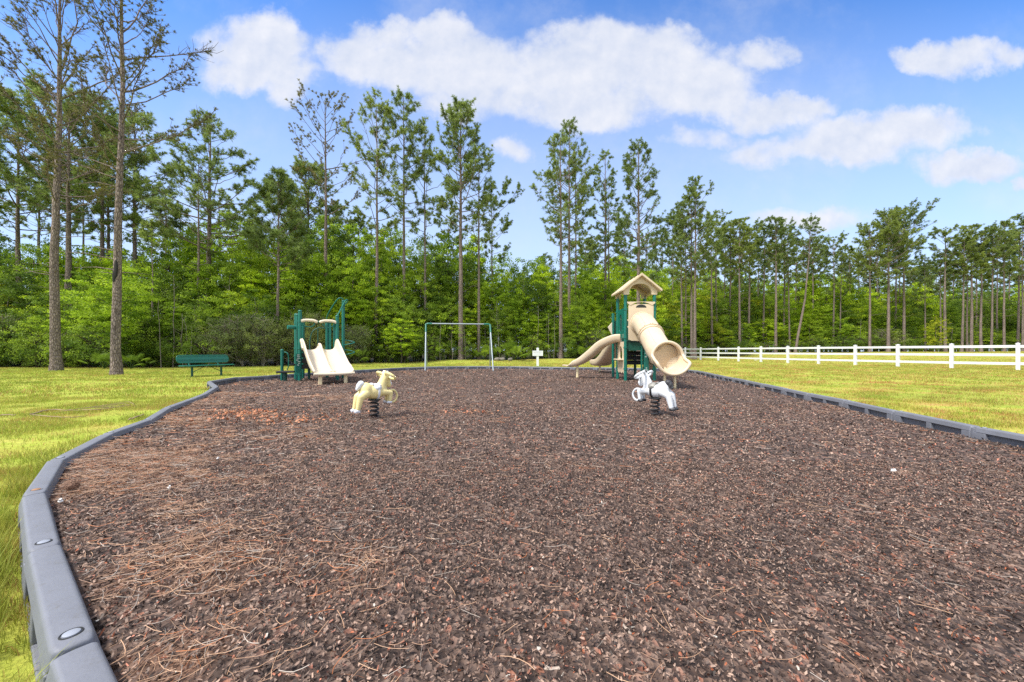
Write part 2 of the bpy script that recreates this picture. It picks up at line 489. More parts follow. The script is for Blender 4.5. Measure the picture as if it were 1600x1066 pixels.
def make_ground():
    def axis(lo, hi, near, far, c0, c1):
        a = [c0]; 
        while a[-1] < c1: a.append(a[-1] + near)
        s = near
        while a[-1] < hi: s *= 1.12; a.append(a[-1] + s)
        s = near; b = [c0]
        while b[-1] > lo: s *= 1.12; b.append(b[-1] - s)
        return np.array(b[:0:-1] + a)
    xs = axis(-900, 900, .7, 1, -36, 40); ys = axis(-300, 1500, .6, 1, -3, 66)
    gx, gy = np.meshgrid(xs, ys); z = ground_h(gx.ravel(), gy.ravel()).reshape(gx.shape)
    ins = inside(gx, gy); dp = dist_poly(gx, gy)
    near = (np.abs(gx) < 60) & (gy < 90)
    z = z + np.where(near & ~ins, (fnoise(gx, gy, 3, 3, 5) - .5) * .05 * np.clip(dp / 1.5, 0, 1), 0)
    z = np.where(ins & (dp > .5), z - .06, z)
    V = np.stack([gx, gy, z], -1).reshape(-1, 3)
    ny, nx = gx.shape; i = np.arange(ny * nx).reshape(ny, nx)
    Fc = np.stack([i[:-1, :-1], i[:-1, 1:], i[1:, 1:], i[1:, :-1]], -1).reshape(-1, 4)
    ed = edge_dist(V[:, 0], V[:, 1]) + (fnoise(V[:, 0], V[:, 1], 2.5, 3, 3) - .5) * 2.4
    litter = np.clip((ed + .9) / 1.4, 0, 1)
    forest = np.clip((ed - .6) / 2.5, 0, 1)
    track = np.zeros(len(V))
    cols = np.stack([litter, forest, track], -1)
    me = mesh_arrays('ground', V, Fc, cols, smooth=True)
    m, nt, b = new_mat('lawn_soil')
    att = nt.nodes.new('ShaderNodeVertexColor'); att.layer_name = 'Col'
    sp = nt.nodes.new('ShaderNodeSeparateColor'); nt.links.new(att.outputs[0], sp.inputs[0])
    lawn = lawn_colour(nt)
    fine = nz(nt, 26, 5, .7, 'World', (1, .6, 1))
    lawn = mixn(nt, 1.0, lawn, ramp(nt, fine, [(.25, (.5, .5, .5)), (.5, (.95, .95, .95)), (.8, (1.35, 1.35, 1.3))]), 'MULTIPLY')
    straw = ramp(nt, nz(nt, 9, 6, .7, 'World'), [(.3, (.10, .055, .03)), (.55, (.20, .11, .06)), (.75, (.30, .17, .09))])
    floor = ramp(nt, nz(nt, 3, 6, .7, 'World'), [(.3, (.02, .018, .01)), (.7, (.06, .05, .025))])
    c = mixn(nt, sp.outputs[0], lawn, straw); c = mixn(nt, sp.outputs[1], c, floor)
    nt.links.new(c, b.inputs['Base Color']); b.inputs['Roughness'].default_value = .95
    b.inputs['Specular IOR Level'].default_value = .1
    bump(nt, b, fine, .5, .05)
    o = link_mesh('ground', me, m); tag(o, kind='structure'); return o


def lawn_colour(nt):
    big = nz(nt, .35, 5, .65, 'World', (1, 1.6, 1)); mid = nz(nt, 1.4, 5, .65, 'World', (1, 1.8, 1))
    c = ramp(nt, mid, [(.28, (.30, .37, .05)), (.5, (.365, .43, .06)), (.72, (.52, .46, .12))])
    dry = ramp(nt, nz(nt, .8, 6, .7, 'World', (1, 2.2, 1)), [(.42, (0, 0, 0)), (.66, (1, 1, 1))])
    pos = nt.nodes.new('ShaderNodeNewGeometry').outputs['Position']; sx = nt.nodes.new('ShaderNodeSeparateXYZ'); nt.links.new(pos, sx.inputs[0])
    mr = nt.nodes.new('ShaderNodeMapRange'); nt.links.new(sx.outputs[0], mr.inputs[0]); mr.inputs[1].default_value = -6; mr.inputs[2].default_value = 10; mr.inputs[3].default_value = .28; mr.inputs[4].default_value = .85
    mm = nt.nodes.new('ShaderNodeMath'); mm.operation = 'MULTIPLY'; nt.links.new(dry, mm.inputs[0]); nt.links.new(mr.outputs[0], mm.inputs[1])
    c = mixn(nt, mm.outputs[0], c, (.50, .26, .10))
    grn = ramp(nt, big, [(.42, (0, 0, 0)), (.62, (1, 1, 1))])
    mm2 = nt.nodes.new('ShaderNodeMath'); mm2.operation = 'MULTIPLY'; nt.links.new(grn, mm2.inputs[0]); mm2.inputs[1].default_value = .55
    c = mixn(nt, mm2.outputs[0], c, (.25, .34, .045))
    return c


def straw_density(x, y):
    """how much pine straw lies on the mulch"""
    n = fnoise(x * .7 + y * .35, y, .8, 4, 31); n2 = fnoise(x, y, .3, 3, 77)
    u = x / np.maximum(y, .5)
    left = np.clip((-u - .15) * 1.3, 0, 1) * np.clip(1.2 - np.abs(y - 5) * .04, .4, 1)
    base = .675 - .215 * left
    return np.clip((n * .6 + n2 * .4 - base) * 8, 0, 1)


def mulch_h(x, y):
    x = np.asarray(x, float); y = np.asarray(y, float); d = np.full(x.shape, 1e9)
    for i in range(9):
        ax, ay = LEFT[i]; bx, by = LEFT[i + 1]
        t = np.clip(((x - ax) * (bx - ax) + (y - ay) * (by - ay)) / ((bx - ax) ** 2 + (by - ay) ** 2), 0, 1)
        d = np.minimum(d, np.hypot(x - ax - t * (bx - ax), y - ay - t * (by - ay)))
    return .035 + .085 * np.exp(-(d / .9) ** 2) + (fnoise(x, y, 1.6, 3, 11) - .5) * .07 + (fnoise(x, y, .35, 3, 13) - .5) * .035


def make_mulch():
    out = []
    s = .07
    xs = np.arange(-12.5, 8.5, s); ys = np.arange(-.6, 25.6, s)
    # anisotropic: cells grow with distance
    ys = [-.6]
    while ys[-1] < 25.5: ys.append(ys[-1] + .045 + max(0, ys[-1]) * .006)
    ys = np.array(ys)
    gx, gy = np.meshgrid(xs, ys)
    keep_v = inside(gx, gy)
    z = np.where(keep_v, mulch_h(gx, gy), -.12)
    V = np.stack([gx, gy, z], -1).reshape(-1, 3)
    ny, nx = gx.shape; i = np.arange(ny * nx).reshape(ny, nx)
    Fc = np.stack([i[:-1, :-1], i[:-1, 1:], i[1:, 1:], i[1:, :-1]], -1).reshape(-1, 4)
    k = keep_v.ravel()[Fc].any(1); Fc = Fc[k]
    used = np.unique(Fc); remap = np.full(len(V), -1); remap[used] = np.arange(len(used)); V = V[used]; Fc = remap[Fc]
    st = straw_density(V[:, 0], V[:, 1])
    me = mesh_arrays('mulch_bed', V, Fc, np.stack([st, st, st], -1), smooth=True)
    m, nt, b = new_mat('bark_mulch')
    att = nt.nodes.new('ShaderNodeVertexColor'); att.layer_name = 'Col'
    v = nt.nodes.new('ShaderNodeTexVoronoi'); v.inputs['Scale'].default_value = 38; v.inputs['Randomness'].default_value = 1
    pos = nt.nodes.new('ShaderNodeNewGeometry').outputs['Position']
    mp = nt.nodes.new('ShaderNodeMapping'); mp.inputs['Scale'].default_value = (1, .8, 1); nt.links.new(pos, mp.inputs[0])
    nt.links.new(mp.outputs[0], v.inputs['Vector'])
    sc = nt.nodes.new('ShaderNodeSeparateColor'); nt.links.new(v.outputs['Color'], sc.inputs[0])
    c = ramp(nt, sc.outputs[0], [(0, (.030, .018, .013)), (.35, (.07, .042, .031)), (.7, (.135, .086, .064)), (.93, (.23, .16, .125)), (1, (.30, .12, .07))])
    big = ramp(nt, nz(nt, .9, 5, .6, 'World'), [(.3, (.72, .72, .74)), (.7, (1.2, 1.16, 1.12))])
    c = mixn(nt, 1.0, c, big, 'MULTIPLY')
    straw = ramp(nt, nz(nt, 42, 5, .8, 'World', (.35, 1, 1), 1.5), [(.36, (.07, .035, .022)), (.55, (.22, .11, .062)), (.7, (.36, .20, .12))])
    f = nt.nodes.new('ShaderNodeMath'); f.operation = 'MULTIPLY'; nt.links.new(att.outputs[0], f.inputs[0]); f.inputs[1].default_value = .75
    c = mixn(nt, f.outputs[0], c, straw)
    nt.links.new(c, b.inputs['Base Color']); b.inputs['Roughness'].default_value = .8
    bump(nt, b, v.outputs['Distance'], .9, .03)
    o = link_mesh('mulch_bed', me, m); tag(o, kind='structure')
    return o


def sample_area(n, y0, y1, ux0, ux1, margin=0.6):
    """random points spread evenly over the trapezoid between distances y0 and y1"""
    y = np.sqrt(rng.uniform(y0 ** 2, y1 ** 2, n))
    x = rng.uniform(ux0, ux1, n) * y + rng.uniform(-margin, margin, n)
    return x, y


def make_chips():
    Vs = []; Fs = []; Cs = []; off = 0
    for n, y0, y1, sc in ((230000, .75, 3.2, .54), (150000, 3.2, 7, .95), (90000, 7, 14, 1.5), (60000, 14, 25, 2.4)):
        x, y = sample_area(n, y0, y1, -1.65, 1.65)
        k = inside(x, y); k &= dist_poly(x, y) > .06
        x, y = x[k], y[k]; n = len(x)
        L = rng.uniform(.011, .034, n) * sc; W = L * rng.uniform(.25, .62, n)
        a = rng.uniform(0, 2 * np.pi, n); tilt = rng.normal(0, .55, n); roll = rng.normal(0, .6, n)
        ca, sa = np.cos(a), np.sin(a)
        ux = np.stack([ca * np.cos(tilt), sa * np.cos(tilt), np.sin(tilt)], -1)
        vx = np.stack([-sa * np.cos(roll), ca * np.cos(roll), np.sin(roll)], -1)
        c = np.stack([x, y, mulch_h(x, y) + rng.uniform(-.008, .022, n) * sc ** .6], -1)
        corners = np.array([[-1, -.6], [-.2, -1], [1, -.35], [.7, .8], [-.55, .9]])
        P = []
        for q in corners:
            j = rng.uniform(.7, 1.2, (n, 2))
            P.append(c + ux * (L * .5 * q[0] * j[:, 0])[:, None] + vx * (W * .5 * q[1] * j[:, 1])[:, None] + np.array([0, 0, 1]) * (rng.normal(0, .1, n) * W)[:, None])
        V = np.stack(P, 1).reshape(-1, 3)
        i = np.arange(n)[:, None] * 5 + off
        Fs.append(np.concatenate([i + [0, 1, 2], i + [0, 2, 3], i + [0, 3, 4]])); off += n * 5
        t = rng.random(n); big = .8 + .45 * fnoise(x, y, 1.4, 3, 51)
        base = np.stack([.026 + .41 * t ** 2.3, .0155 + .275 * t ** 2.35, .0108 + .205 * t ** 2.35], -1) * big[:, None]
        red = rng.random(n); base[red > .982] = [.34, .095, .035]; base[(red > .86) & (red < .94)] *= np.array([1.3, .78, .66])
        base[red < .003] = [.5, .46, .40]
        Vs.append(V); Cs.append(np.repeat(base, 5, 0))
    m, nt, b = new_mat('bark_chips')
    att = nt.nodes.new('ShaderNodeVertexColor'); att.layer_name = 'Col'
    g = ramp(nt, nz(nt, 160, 3, .6, 'World'), [(.3, (.7, .7, .7)), (.7, (1.25, 1.25, 1.25))])
    nt.links.new(mixn(nt, 1.0, att.outputs[0], g, 'MULTIPLY'), b.inputs['Base Color']); b.inputs['Roughness'].default_value = .62
    me = mesh_arrays('bark_chips', np.concatenate(Vs), np.concatenate(Fs), np.concatenate(Cs))
    o = link_mesh('bark_chips', me, m); tag(o, 'loose grey brown bark chips covering the playground bed', 'bark chips', kind='stuff')


def ribbon_strands(x, y, z, L, w, curl, lift, seg=4):
    """thin curved strands lying on a surface -> V, F"""
    n = len(x); a = rng.uniform(0, 2 * np.pi, n)
    k = rng.normal(0, curl, n)
    t = np.linspace(-.5, .5, seg + 1)
    P = np.zeros((n, seg + 1, 2, 3))
    tilt = rng.normal(0, lift, n)
    for i, s in enumerate(t):
        ang = a + k * s * 2
        cx = x + np.cos(a + k * s) * L * s; cy = y + np.sin(a + k * s) * L * s
        cz = z + .004 + np.abs(tilt * L * s) + L * .10 * np.abs(tilt)
        nx, ny = -np.sin(ang), np.cos(ang)
        for j, sg in enumerate((-1, 1)):
            P[:, i, j] = np.stack([cx + nx * w * sg * .5, cy + ny * w * sg * .5, cz + w * .3 * sg], -1)
    V = P.reshape(-1, 3)
    b = (np.arange(n) * (seg + 1) * 2)[:, None]
    Fc = np.concatenate([b + [2 * i, 2 * i + 1, 2 * i + 3, 2 * i + 2] for i in range(seg)])
    return V, Fc


def make_straw():
    Vs = []; Fs = []; Cs = []; off = 0
    for n, y0, y1, w, L in ((60000, .75, 3.4, .0011, .10), (100000, 3.4, 8, .0022, .13), (60000, 8, 22, .006, .2)):
        x, y = sample_area(n, y0, y1, -1.6, 1.6)
        p = straw_density(x, y) * .8 + .035 + .16 * np.clip(-x / np.maximum(y, .5) - .1, 0, .8)
        k = inside(x, y) & (dist_poly(x, y) > .08) & (rng.random(n) < p)
        x, y = x[k], y[k]; m = len(x)
        V, Fc = ribbon_strands(x, y, mulch_h(x, y) + .018, rng.uniform(.45, 1.2, m) * L, w * rng.uniform(.7, 1.3, m), .42, .10)
        Vs.append(V); Fs.append(Fc + off); off += len(V)
        t = rng.random(m)[:, None]
        c = np.array([.22, .11, .065]) * (1 - t) + np.array([.56, .34, .20]) * t
        g = rng.random(m) > .82; c[g] = np.array([.46, .40, .34]) * rng.uniform(.6, 1.1, (g.sum(), 1))
        o_ = rng.random(m) > .93; c[o_] = [.52, .17, .05]
        Cs.append(np.repeat(c, 10, 0))
    m, nt, b = new_mat('pine_straw')
    att = nt.nodes.new('ShaderNodeVertexColor'); att.layer_name = 'Col'
    nt.links.new(att.outputs[0], b.inputs['Base Color']); b.inputs['Roughness'].default_value = .6
    me = mesh_arrays('pine_straw', np.concatenate(Vs), np.concatenate(Fs), np.concatenate(Cs))
    o = link_mesh('pine_straw', me, m); tag(o, 'dry orange tan pine needles scattered over the mulch', 'pine straw', kind='stuff')


def make_orange_bark():
    Vs = []; Fs = []; Cs = []; off = 0
    for px, py, sx, sy, n in ((385, 652, .55, .30, 330), (440, 662, .7, .2, 90), (345, 668, .5, .3, 60), (735, 648, .5, .15, 50), (500, 655, .8, .2, 50)):
        cx, cy, _ = at(px, py); x = rng.normal(cx, sx * .5, n); y = rng.normal(cy, sy * .8, n)
        L = rng.uniform(.02, .06, n); W = L * rng.uniform(.3, .7, n); a = rng.uniform(0, 6.28, n); ti = rng.normal(0, .6, n)
        ux = np.stack([np.cos(a) * np.cos(ti), np.sin(a) * np.cos(ti), np.sin(ti)], -1); vx = np.stack([-np.sin(a), np.cos(a), rng.normal(0, .5, n)], -1)
        c = np.stack([x, y, mulch_h(x, y) + rng.uniform(.01, .045, n)], -1)
        V = np.stack([c + ux * (L * q[0] * .5)[:, None] + vx * (W * q[1] * .5)[:, None] for q in ((-1, -.5), (.2, -1), (1, .3), (-.1, 1))], 1).reshape(-1, 3)
        Vs.append(V); Fs.append(np.arange(n)[:, None] * 4 + [0, 1, 2, 3] + off); off += n * 4
        t = rng.random(n)[:, None]; Cs.append(np.repeat(np.array([.30, .085, .035]) * (1 - t) + np.array([.58, .24, .10]) * t, 4, 0))
    m = bpy.data.materials['pine_straw']
    me = mesh_arrays('orange_bark', np.concatenate(Vs), np.concatenate(Fs), np.concatenate(Cs))
    o = link_mesh('orange_bark', me, m); tag(o, 'rusty orange scattered bark flakes on mulch beside the left border', 'bark flakes', kind='stuff')


def make_grass():
    Vs = []; Fs = []; Cs = []; off = 0
    def emit(x, y, h, w, lean, c):
        nonlocal off
        n = len(x); a = rng.uniform(0, 6.28, n); z = ground_h(x, y) + (fnoise(x, y, 3, 3, 5) - .5) * .04
        lx = rng.normal(0, lean, n) * h; ly = rng.normal(0, lean, n) * h
        dx, dy = np.cos(a) * w * .5, np.sin(a) * w * .5
        V = np.stack([np.stack([x - dx, y - dy, z - .01], -1), np.stack([x + dx, y + dy, z - .01], -1),
                      np.stack([x + lx * .4 + dx * .7, y + ly * .4 + dy * .7, z + h * .6], -1), np.stack([x + lx * .4 - dx * .7, y + ly * .4 - dy * .7, z + h * .6], -1),
                      np.stack([x + lx, y + ly, z + h], -1)], 1).reshape(-1, 3)
        b = (np.arange(n) * 5)[:, None] + off
        Fs.append(np.concatenate([b + [0, 1, 2], b + [0, 2, 3], b + [3, 2, 4]])); Vs.append(V); off += n * 5
        Cs.append(np.repeat(c, 5, 0))
    # (count, y0, y1, u0, u1, height, width)
    for n, y0, y1, u0, u1, h, w in ((75000, .5, 3.2, -1.75, -.85, .038, .003), (90000, 3.2, 8, -1.6, -.7, .042, .005), (110000, 8, 23, -1.6, -.55, .055, .015),
                                    (60000, 23, 34, -.8, .5, .06, .03), (90000, 3, 11, .8, 1.6, .045, .008), (120000, 11, 27, .4, 1.6, .05, .018), (70000, 27, 60, .3, 1.6, .06, .04)):
        x, y = sample_area(n, y0, y1, u0, u1)
        k = ~inside(x, y) & (edge_dist(x, y) < .6 + rng.normal(0, .4, n))
        cl = fnoise(x, y, .5, 3, 91); k &= rng.random(n) < np.clip((cl - (.30 if y0 > 3.1 else .40)) * 3.2, .12, 1)
        x, y, cl = x[k], y[k], cl[k]; m = len(x)
        t = rng.random(m)[:, None]
        hh = h * rng.uniform(.4, 1.25, m) * (.6 + .8 * cl)
        cc = np.repeat(.78 + .5 * t, 3, 1); dry = rng.random(m) < (.10 + .25 * (fnoise(x, y, 1.3, 3, 44) > .52))
        cc[dry] *= np.array([1.25, .80, 1.5]); emit(x, y, hh, w * rng.uniform(.6, 1.3, m), .42, cc)
    # taller weeds hugging the outside of the near border
    n = 5200; seg = np.array(LEFT[:6]); i = rng.integers(0, 5, n); t = rng.random(n)[:, None]
    p = seg[i] * (1 - t) + seg[i + 1] * t; d = seg[i + 1] - seg[i]; nrm = np.stack([-d[:, 1], d[:, 0]], -1); nrm /= np.linalg.norm(nrm, axis=1)[:, None]
    p = p - nrm * (-(.09 + np.abs(rng.normal(0, .10, n))))[:, None] * 1.0
    k = ~inside(p[:, 0], p[:, 1])
    if k.mean() < .5: p = seg[i] * (1 - t) + seg[i + 1] * t - nrm * (.09 + np.abs(rng.normal(0, .10, n)))[:, None]; k = ~inside(p[:, 0], p[:, 1])
    cl = fnoise(p[:, 0], p[:, 1], .22, 2, 5); k &= (cl > .45) & (dist_poly(p[:, 0], p[:, 1]) > .075); p = p[k]; cl = cl[k]
    emit(p[:, 0], p[:, 1], rng.uniform(.05, .17, len(p)) * (.5 + cl), rng.uniform(.0025, .005, len(p)), .3, np.repeat(rng.uniform(.7, 1.3, (len(p), 1)), 3, 1))
    m, nt, b = new_mat('grass_blades')
    att = nt.nodes.new('ShaderNodeVertexColor'); att.layer_name = 'Col'
    c = mixn(nt, 1.0, lawn_colour(nt), att.outputs[0], 'MULTIPLY')
    nt.links.new(c, b.inputs['Base Color']); b.inputs['Roughness'].default_value = .6; b.inputs['Specular IOR Level'].default_value = .25
    tr = nt.nodes.new('ShaderNodeBsdfTranslucent'); nt.links.new(c, tr.inputs[0])
    mx = nt.nodes.new('ShaderNodeMixShader'); mx.inputs[0].default_value = .35
    nt.links.new(b.outputs[0], mx.inputs[1]); nt.links.new(tr.outputs[0], mx.inputs[2]); nt.links.new(mx.outputs[0], nt.nodes['Material Output'].inputs[0])
    cols = np.concatenate(Cs); cols = np.clip(cols, 0, 2)
    me = mesh_arrays('grass', np.concatenate(Vs), np.concatenate(Fs), cols)
    o = link_mesh('grass', me, m); tag(o, 'short yellow green lawn grass with dry orange patches', 'grass', kind='stuff')


make_ground(); make_mulch(); make_chips(); make_straw(); make_orange_bark(); make_grass()

# ------------------------------------------------------------------ border timbers
ORD = ['nearest', 'second', 'third', 'fourth', 'fifth', 'sixth', 'seventh', 'eighth', 'ninth', 'tenth', 'eleventh', 'twelfth', 'thirteenth', 'fourteenth', 'fifteenth',
       'sixteenth', 'seventeenth', 'eighteenth', 'nineteenth', 'twentieth', 'twenty-first', 'twenty-second']


def timber(a, b, label, rust=False, up=0.0):
    ax, ay = a; bx, by = b
    L = math.hypot(bx - ax, by - ay); rz = math.atan2(by - ay, bx - ax)
    root = empty('border_timber', ((ax + bx) / 2, (ay + by) / 2, 0), rz, label, 'border timber', 'grey plastic timbers edging the mulch bed')
    W = .092; top = BT + up; mb = MB()
    # rounded top slab, overlapping ends, pockets left open in both sides
    prof = [(-W / 2 - .01, .115), (-W / 2, top - .018), (-W / 2 + .003, top - .007), (-W / 2 + .012, top), (0, top + .0015), (W / 2 - .012, top), (W / 2 - .003, top - .007), (W / 2, top - .018), (W / 2 + .01, .115)]
    n = len(prof); x0, x1 = -L / 2 - .0, L / 2 - .01
    sx = [x0 + .004, x0 + .016, x1 - .04, x1 - .014, x1 - .004]; ins = [.010, 0, 0, .005, .017]
    V = [(x, p * (1 - i_ / (W / 2)), q - (i_ * .6 if q > .14 else 0)) for x, i_ in zip(sx, ins) for p, q in prof]
    Fc = []
    for k in range(len(sx) - 1):
        for j in range(n):
            jj = (j + 1) % n; Fc.append((k * n + j, k * n + jj, (k + 1) * n + jj, (k + 1) * n + j))
    Fc += [tuple(range(n)), tuple(range((len(sx) - 1) * n, len(sx) * n))]
    mb.add(V, Fc)
    mb.box((0, 0, .03), (L * .96, .03, .172))                         # recessed web
    for x, w in ((-L / 2 + .06, .10), (-.02, .07), (L / 2 - .075, .12)): mb.prism([(-W / 2 - .014, -.06), (W / 2 + .014, -.06), (W / 2 + .008, .1148), (-W / 2 - .008, .1148)], x - w / 2, x + w / 2, 'x')
    mb.box((0, 0, -.03), (L * .94, W + .022, .075))
    r_ = W / 2 - .001; mb.prism([(-L / 2 + r_ * math.cos(t), r_ * math.sin(t)) for t in np.linspace(0, 2 * np.pi, 18, endpoint=False)], -.05, top - .018, 'z')
    mb.build('body', M_TIMBER, root, bevel=.006)
    cap = MB(); c = (L / 2 - .075, 0, top)
    ang = np.linspace(0, 2 * np.pi, 20, endpoint=False)
    cap.add(*tube_geo([(c[0], 0, top - .002), (c[0], 0, top + .004), (c[0], 0, top + .007)], [.019, .0185, .012], 20))
    capo = cap.build('stake_cap', M_RUSTCAP if rust else M_CAP, root)
    rim = MB(); rim.tube([(c[0] + .0235 * math.cos(t), .023 * math.sin(t), top + .0008) for t in ang], .0025, 6, closed=True)
    rim.build('cap_ring', M_BLACK if not rust else M_TIMBER, capo)
    return root


n_left = len(LEFT)
for i in range(n_left - 1):
    a, b = LEFT[i], LEFT[i + 1]
    d = ORD[i] if i else 'nearest'
    extra = {0: 'cut off by the photo bottom', 1: 'with a pale round cap', 2: 'with a pale cap', 3: 'with a rusty cap at the outward bend', 9: 'in the tight curve near the bench', 10: 'at the inward corner near the bench', 11: 'running away from the corner by the bench'}
    timber(b, a, f'{d} grey border timber along the left lawn' + (', ' + extra[i] if i in extra else ''), rust=(i == 3), up=.004 * (i % 2))
for i in range(len(BACK)):
    a = LEFT[-1] if i == 0 else BACK[i - 1]
    timber(a, BACK[i], f'{ORD[i] if i else "first"} dark border timber from the left along the far edge of the mulch', up=.004 * (i % 2))
rr = [BACK[-1]] + RIGHT
for i in range(len(rr) - 1):
    lab = f'{ORD[12 - i] if i < 12 else "nearest"} grey border timber along the right lawn, dark pockets in its side' if i < 13 else f'grey border timber {ORD[i - 12]} past the right edge of the photo'
    timber(rr[i + 1], rr[i], lab, up=.004 * (i % 2))

# ------------------------------------------------------------------ white rail fence
def make_fence():
    x0, y0 = FENCE[-3]
    root = empty('rail_fence', (x0, y0, 0), 0, 'long white vinyl three rail fence across the right lawn', 'fence')
    prev = None
    for i, ((x, y), (px, py, hp)) in enumerate(zip(FENCE, FENCE_PX)):
        z = gh(x, y); x -= x0; y -= y0
        dx, dy = (FENCE[min(i + 1, len(FENCE) - 1)][0] - FENCE[max(i - 1, 0)][0], FENCE[min(i + 1, len(FENCE) - 1)][1] - FENCE[max(i - 1, 0)][1])
        rz = math.atan2(dy, dx)
        p = MB().box((x, y, z + .69), (.15, .15, 1.42), rz)
        po = p.build('post', M_WHITEV, root, bevel=.008)
        c = MB(); M = Matrix.Rotation(rz, 3, 'Z')
        def q(a, b, h): v = M @ Vector((a, b, 0)); return (x + v.x, y + v.y, z + h)
        s = .085
        c.add([q(-s, -s, 1.403), q(s, -s, 1.403), q(s, s, 1.403), q(-s, s, 1.403), q(-s, -s, 1.425), q(s, -s, 1.425), q(s, s, 1.425), q(-s, s, 1.425), q(0, 0, 1.462)],
              [(0, 3, 2, 1), (0, 1, 5, 4), (1, 2, 6, 5), (2, 3, 7, 6), (3, 0, 4, 7), (4, 5, 8), (5, 6, 8), (6, 7, 8), (7, 4, 8)])
        c.build('post_cap', M_WHITEV, po, smooth=False)
        if prev:
            for h in (1.26, .80, .33):
                a = Vector((prev[0], prev[1], prev[2] + h)); b = Vector((x, y, z + h)); d = b - a
                M3 = Matrix.Rotation(math.atan2(d.y, d.x), 3, 'Z') @ Matrix.Rotation(-math.atan2(d.z, math.hypot(d.x, d.y)), 3, 'Y')
                MB().box((a + b) / 2, (d.length - .154, .04, .142), M=M3).build('rail', M_WHITEV, root, bevel=.006)
        prev = (x, y, z)
make_fence()


# ------------------------------------------------------------------ swing frame
def make_swing():
    root = empty('swing_frame', (-2.8, 19.5, 0), 0, 'galvanised metal swing frame with green corner sleeves and no swings', 'swing frame')
    g = lambda P, r, name, m, n=12: MB().tube(P, r, n).build(name, m, root)
    HL, HR = 2.45, 2.42
    tops = {-1: (-1.72, 0, HL), 1: (1.65, 0, HR)}
    feet = {-1: [(-1.46, -1.3, -.1), (-1.98, 1.35, -.1)], 1: [(1.89, -1.3, -.1), (1.57, 1.4, -.1)]}
    g([(-1.45, 0, HL), (1.38, 0, HR)], .034, 'top_bar', M_GALV)
    for s in (-1, 1):
        t = Vector(tops[s])
        g(spline([t + Vector((-s * .32, 0, 0)), t + Vector((-s * .10, 0, 0)), t + Vector((0, 0, -.05))], 4).tolist() , .046, 'corner_sleeve', M_GREEN)
        for f in feet[s]:
            f = Vector(f); d = (f - t).normalized()
            g([t + d * .02, t + d * .5], .046, 'leg_sleeve', M_GREEN)
            g([t + d * .45, f], .034, 'leg', M_GALV)
    for x in (-1.0, -.35, .35, .95):
        z = HL + (HR - HL) * (x + 1.7) / 3.4
        h = MB(); h.box((x, 0, z - .05), (.05, .05, .035)); h.tube([(x + .035 * math.cos(t), 0, z - .095 + .035 * math.sin(t)) for t in np.linspace(0, 6.28, 12, endpoint=False)], .008, 6, closed=True)
        h.build('swing_hanger', M_BLACK, root)
make_swing()


# ------------------------------------------------------------------ sign
def make_sign():
    x, y = (840.1 - 800) / F * 24.6, 24.6; z0 = gh(x, y)
    root = empty('park_sign', (x, y, z0), 0, 'small white notice board on a white post behind the far border', 'sign')
    MB().box((0, 0, .55), (.155, .10, 1.3)).build('post', M_WHITEV, root, bevel=.012)
    MB().ball((0, 0, 1.2), (.078, .05, .03), 8).build('post_top', M_WHITEV, root)
    MB().box((0, -.064, .865), (.69, .024, .34)).build('board', M_WHITEV, root, bevel=.004)
    # rows of lettering too small to read: word-length strokes
    ink = MB(); r = random.Random(3)
    xx = -.28
    for w in (.05, .022, .035, .05, .05, .022, .04, .03, .022, .05):
        for k in range(2): ink.box((xx + w * (.2 + .6 * k), -.0775, .955 - .012 * k), (w * .35, .003, .052 - .02 * k))
        ink.box((xx + w / 2, -.0779, .955), (w * .7, .003, .012)); xx += w + .019
    ink.build('heading', M_SIGNINK, root, smooth=False)
    for row in range(4):
        t = MB(); xx = -.27
        while xx < .24:
            w = r.uniform(.02, .07); t.box((xx + w / 2, -.0775, .89 - row * .042), (w, .003, .011)); xx += w + .018
        t.build('text_line', plastic('faint_sign_print', (.5, .52, .60), .6, .05) if row == 0 else bpy.data.materials['faint_sign_print'], root, smooth=False)
make_sign()


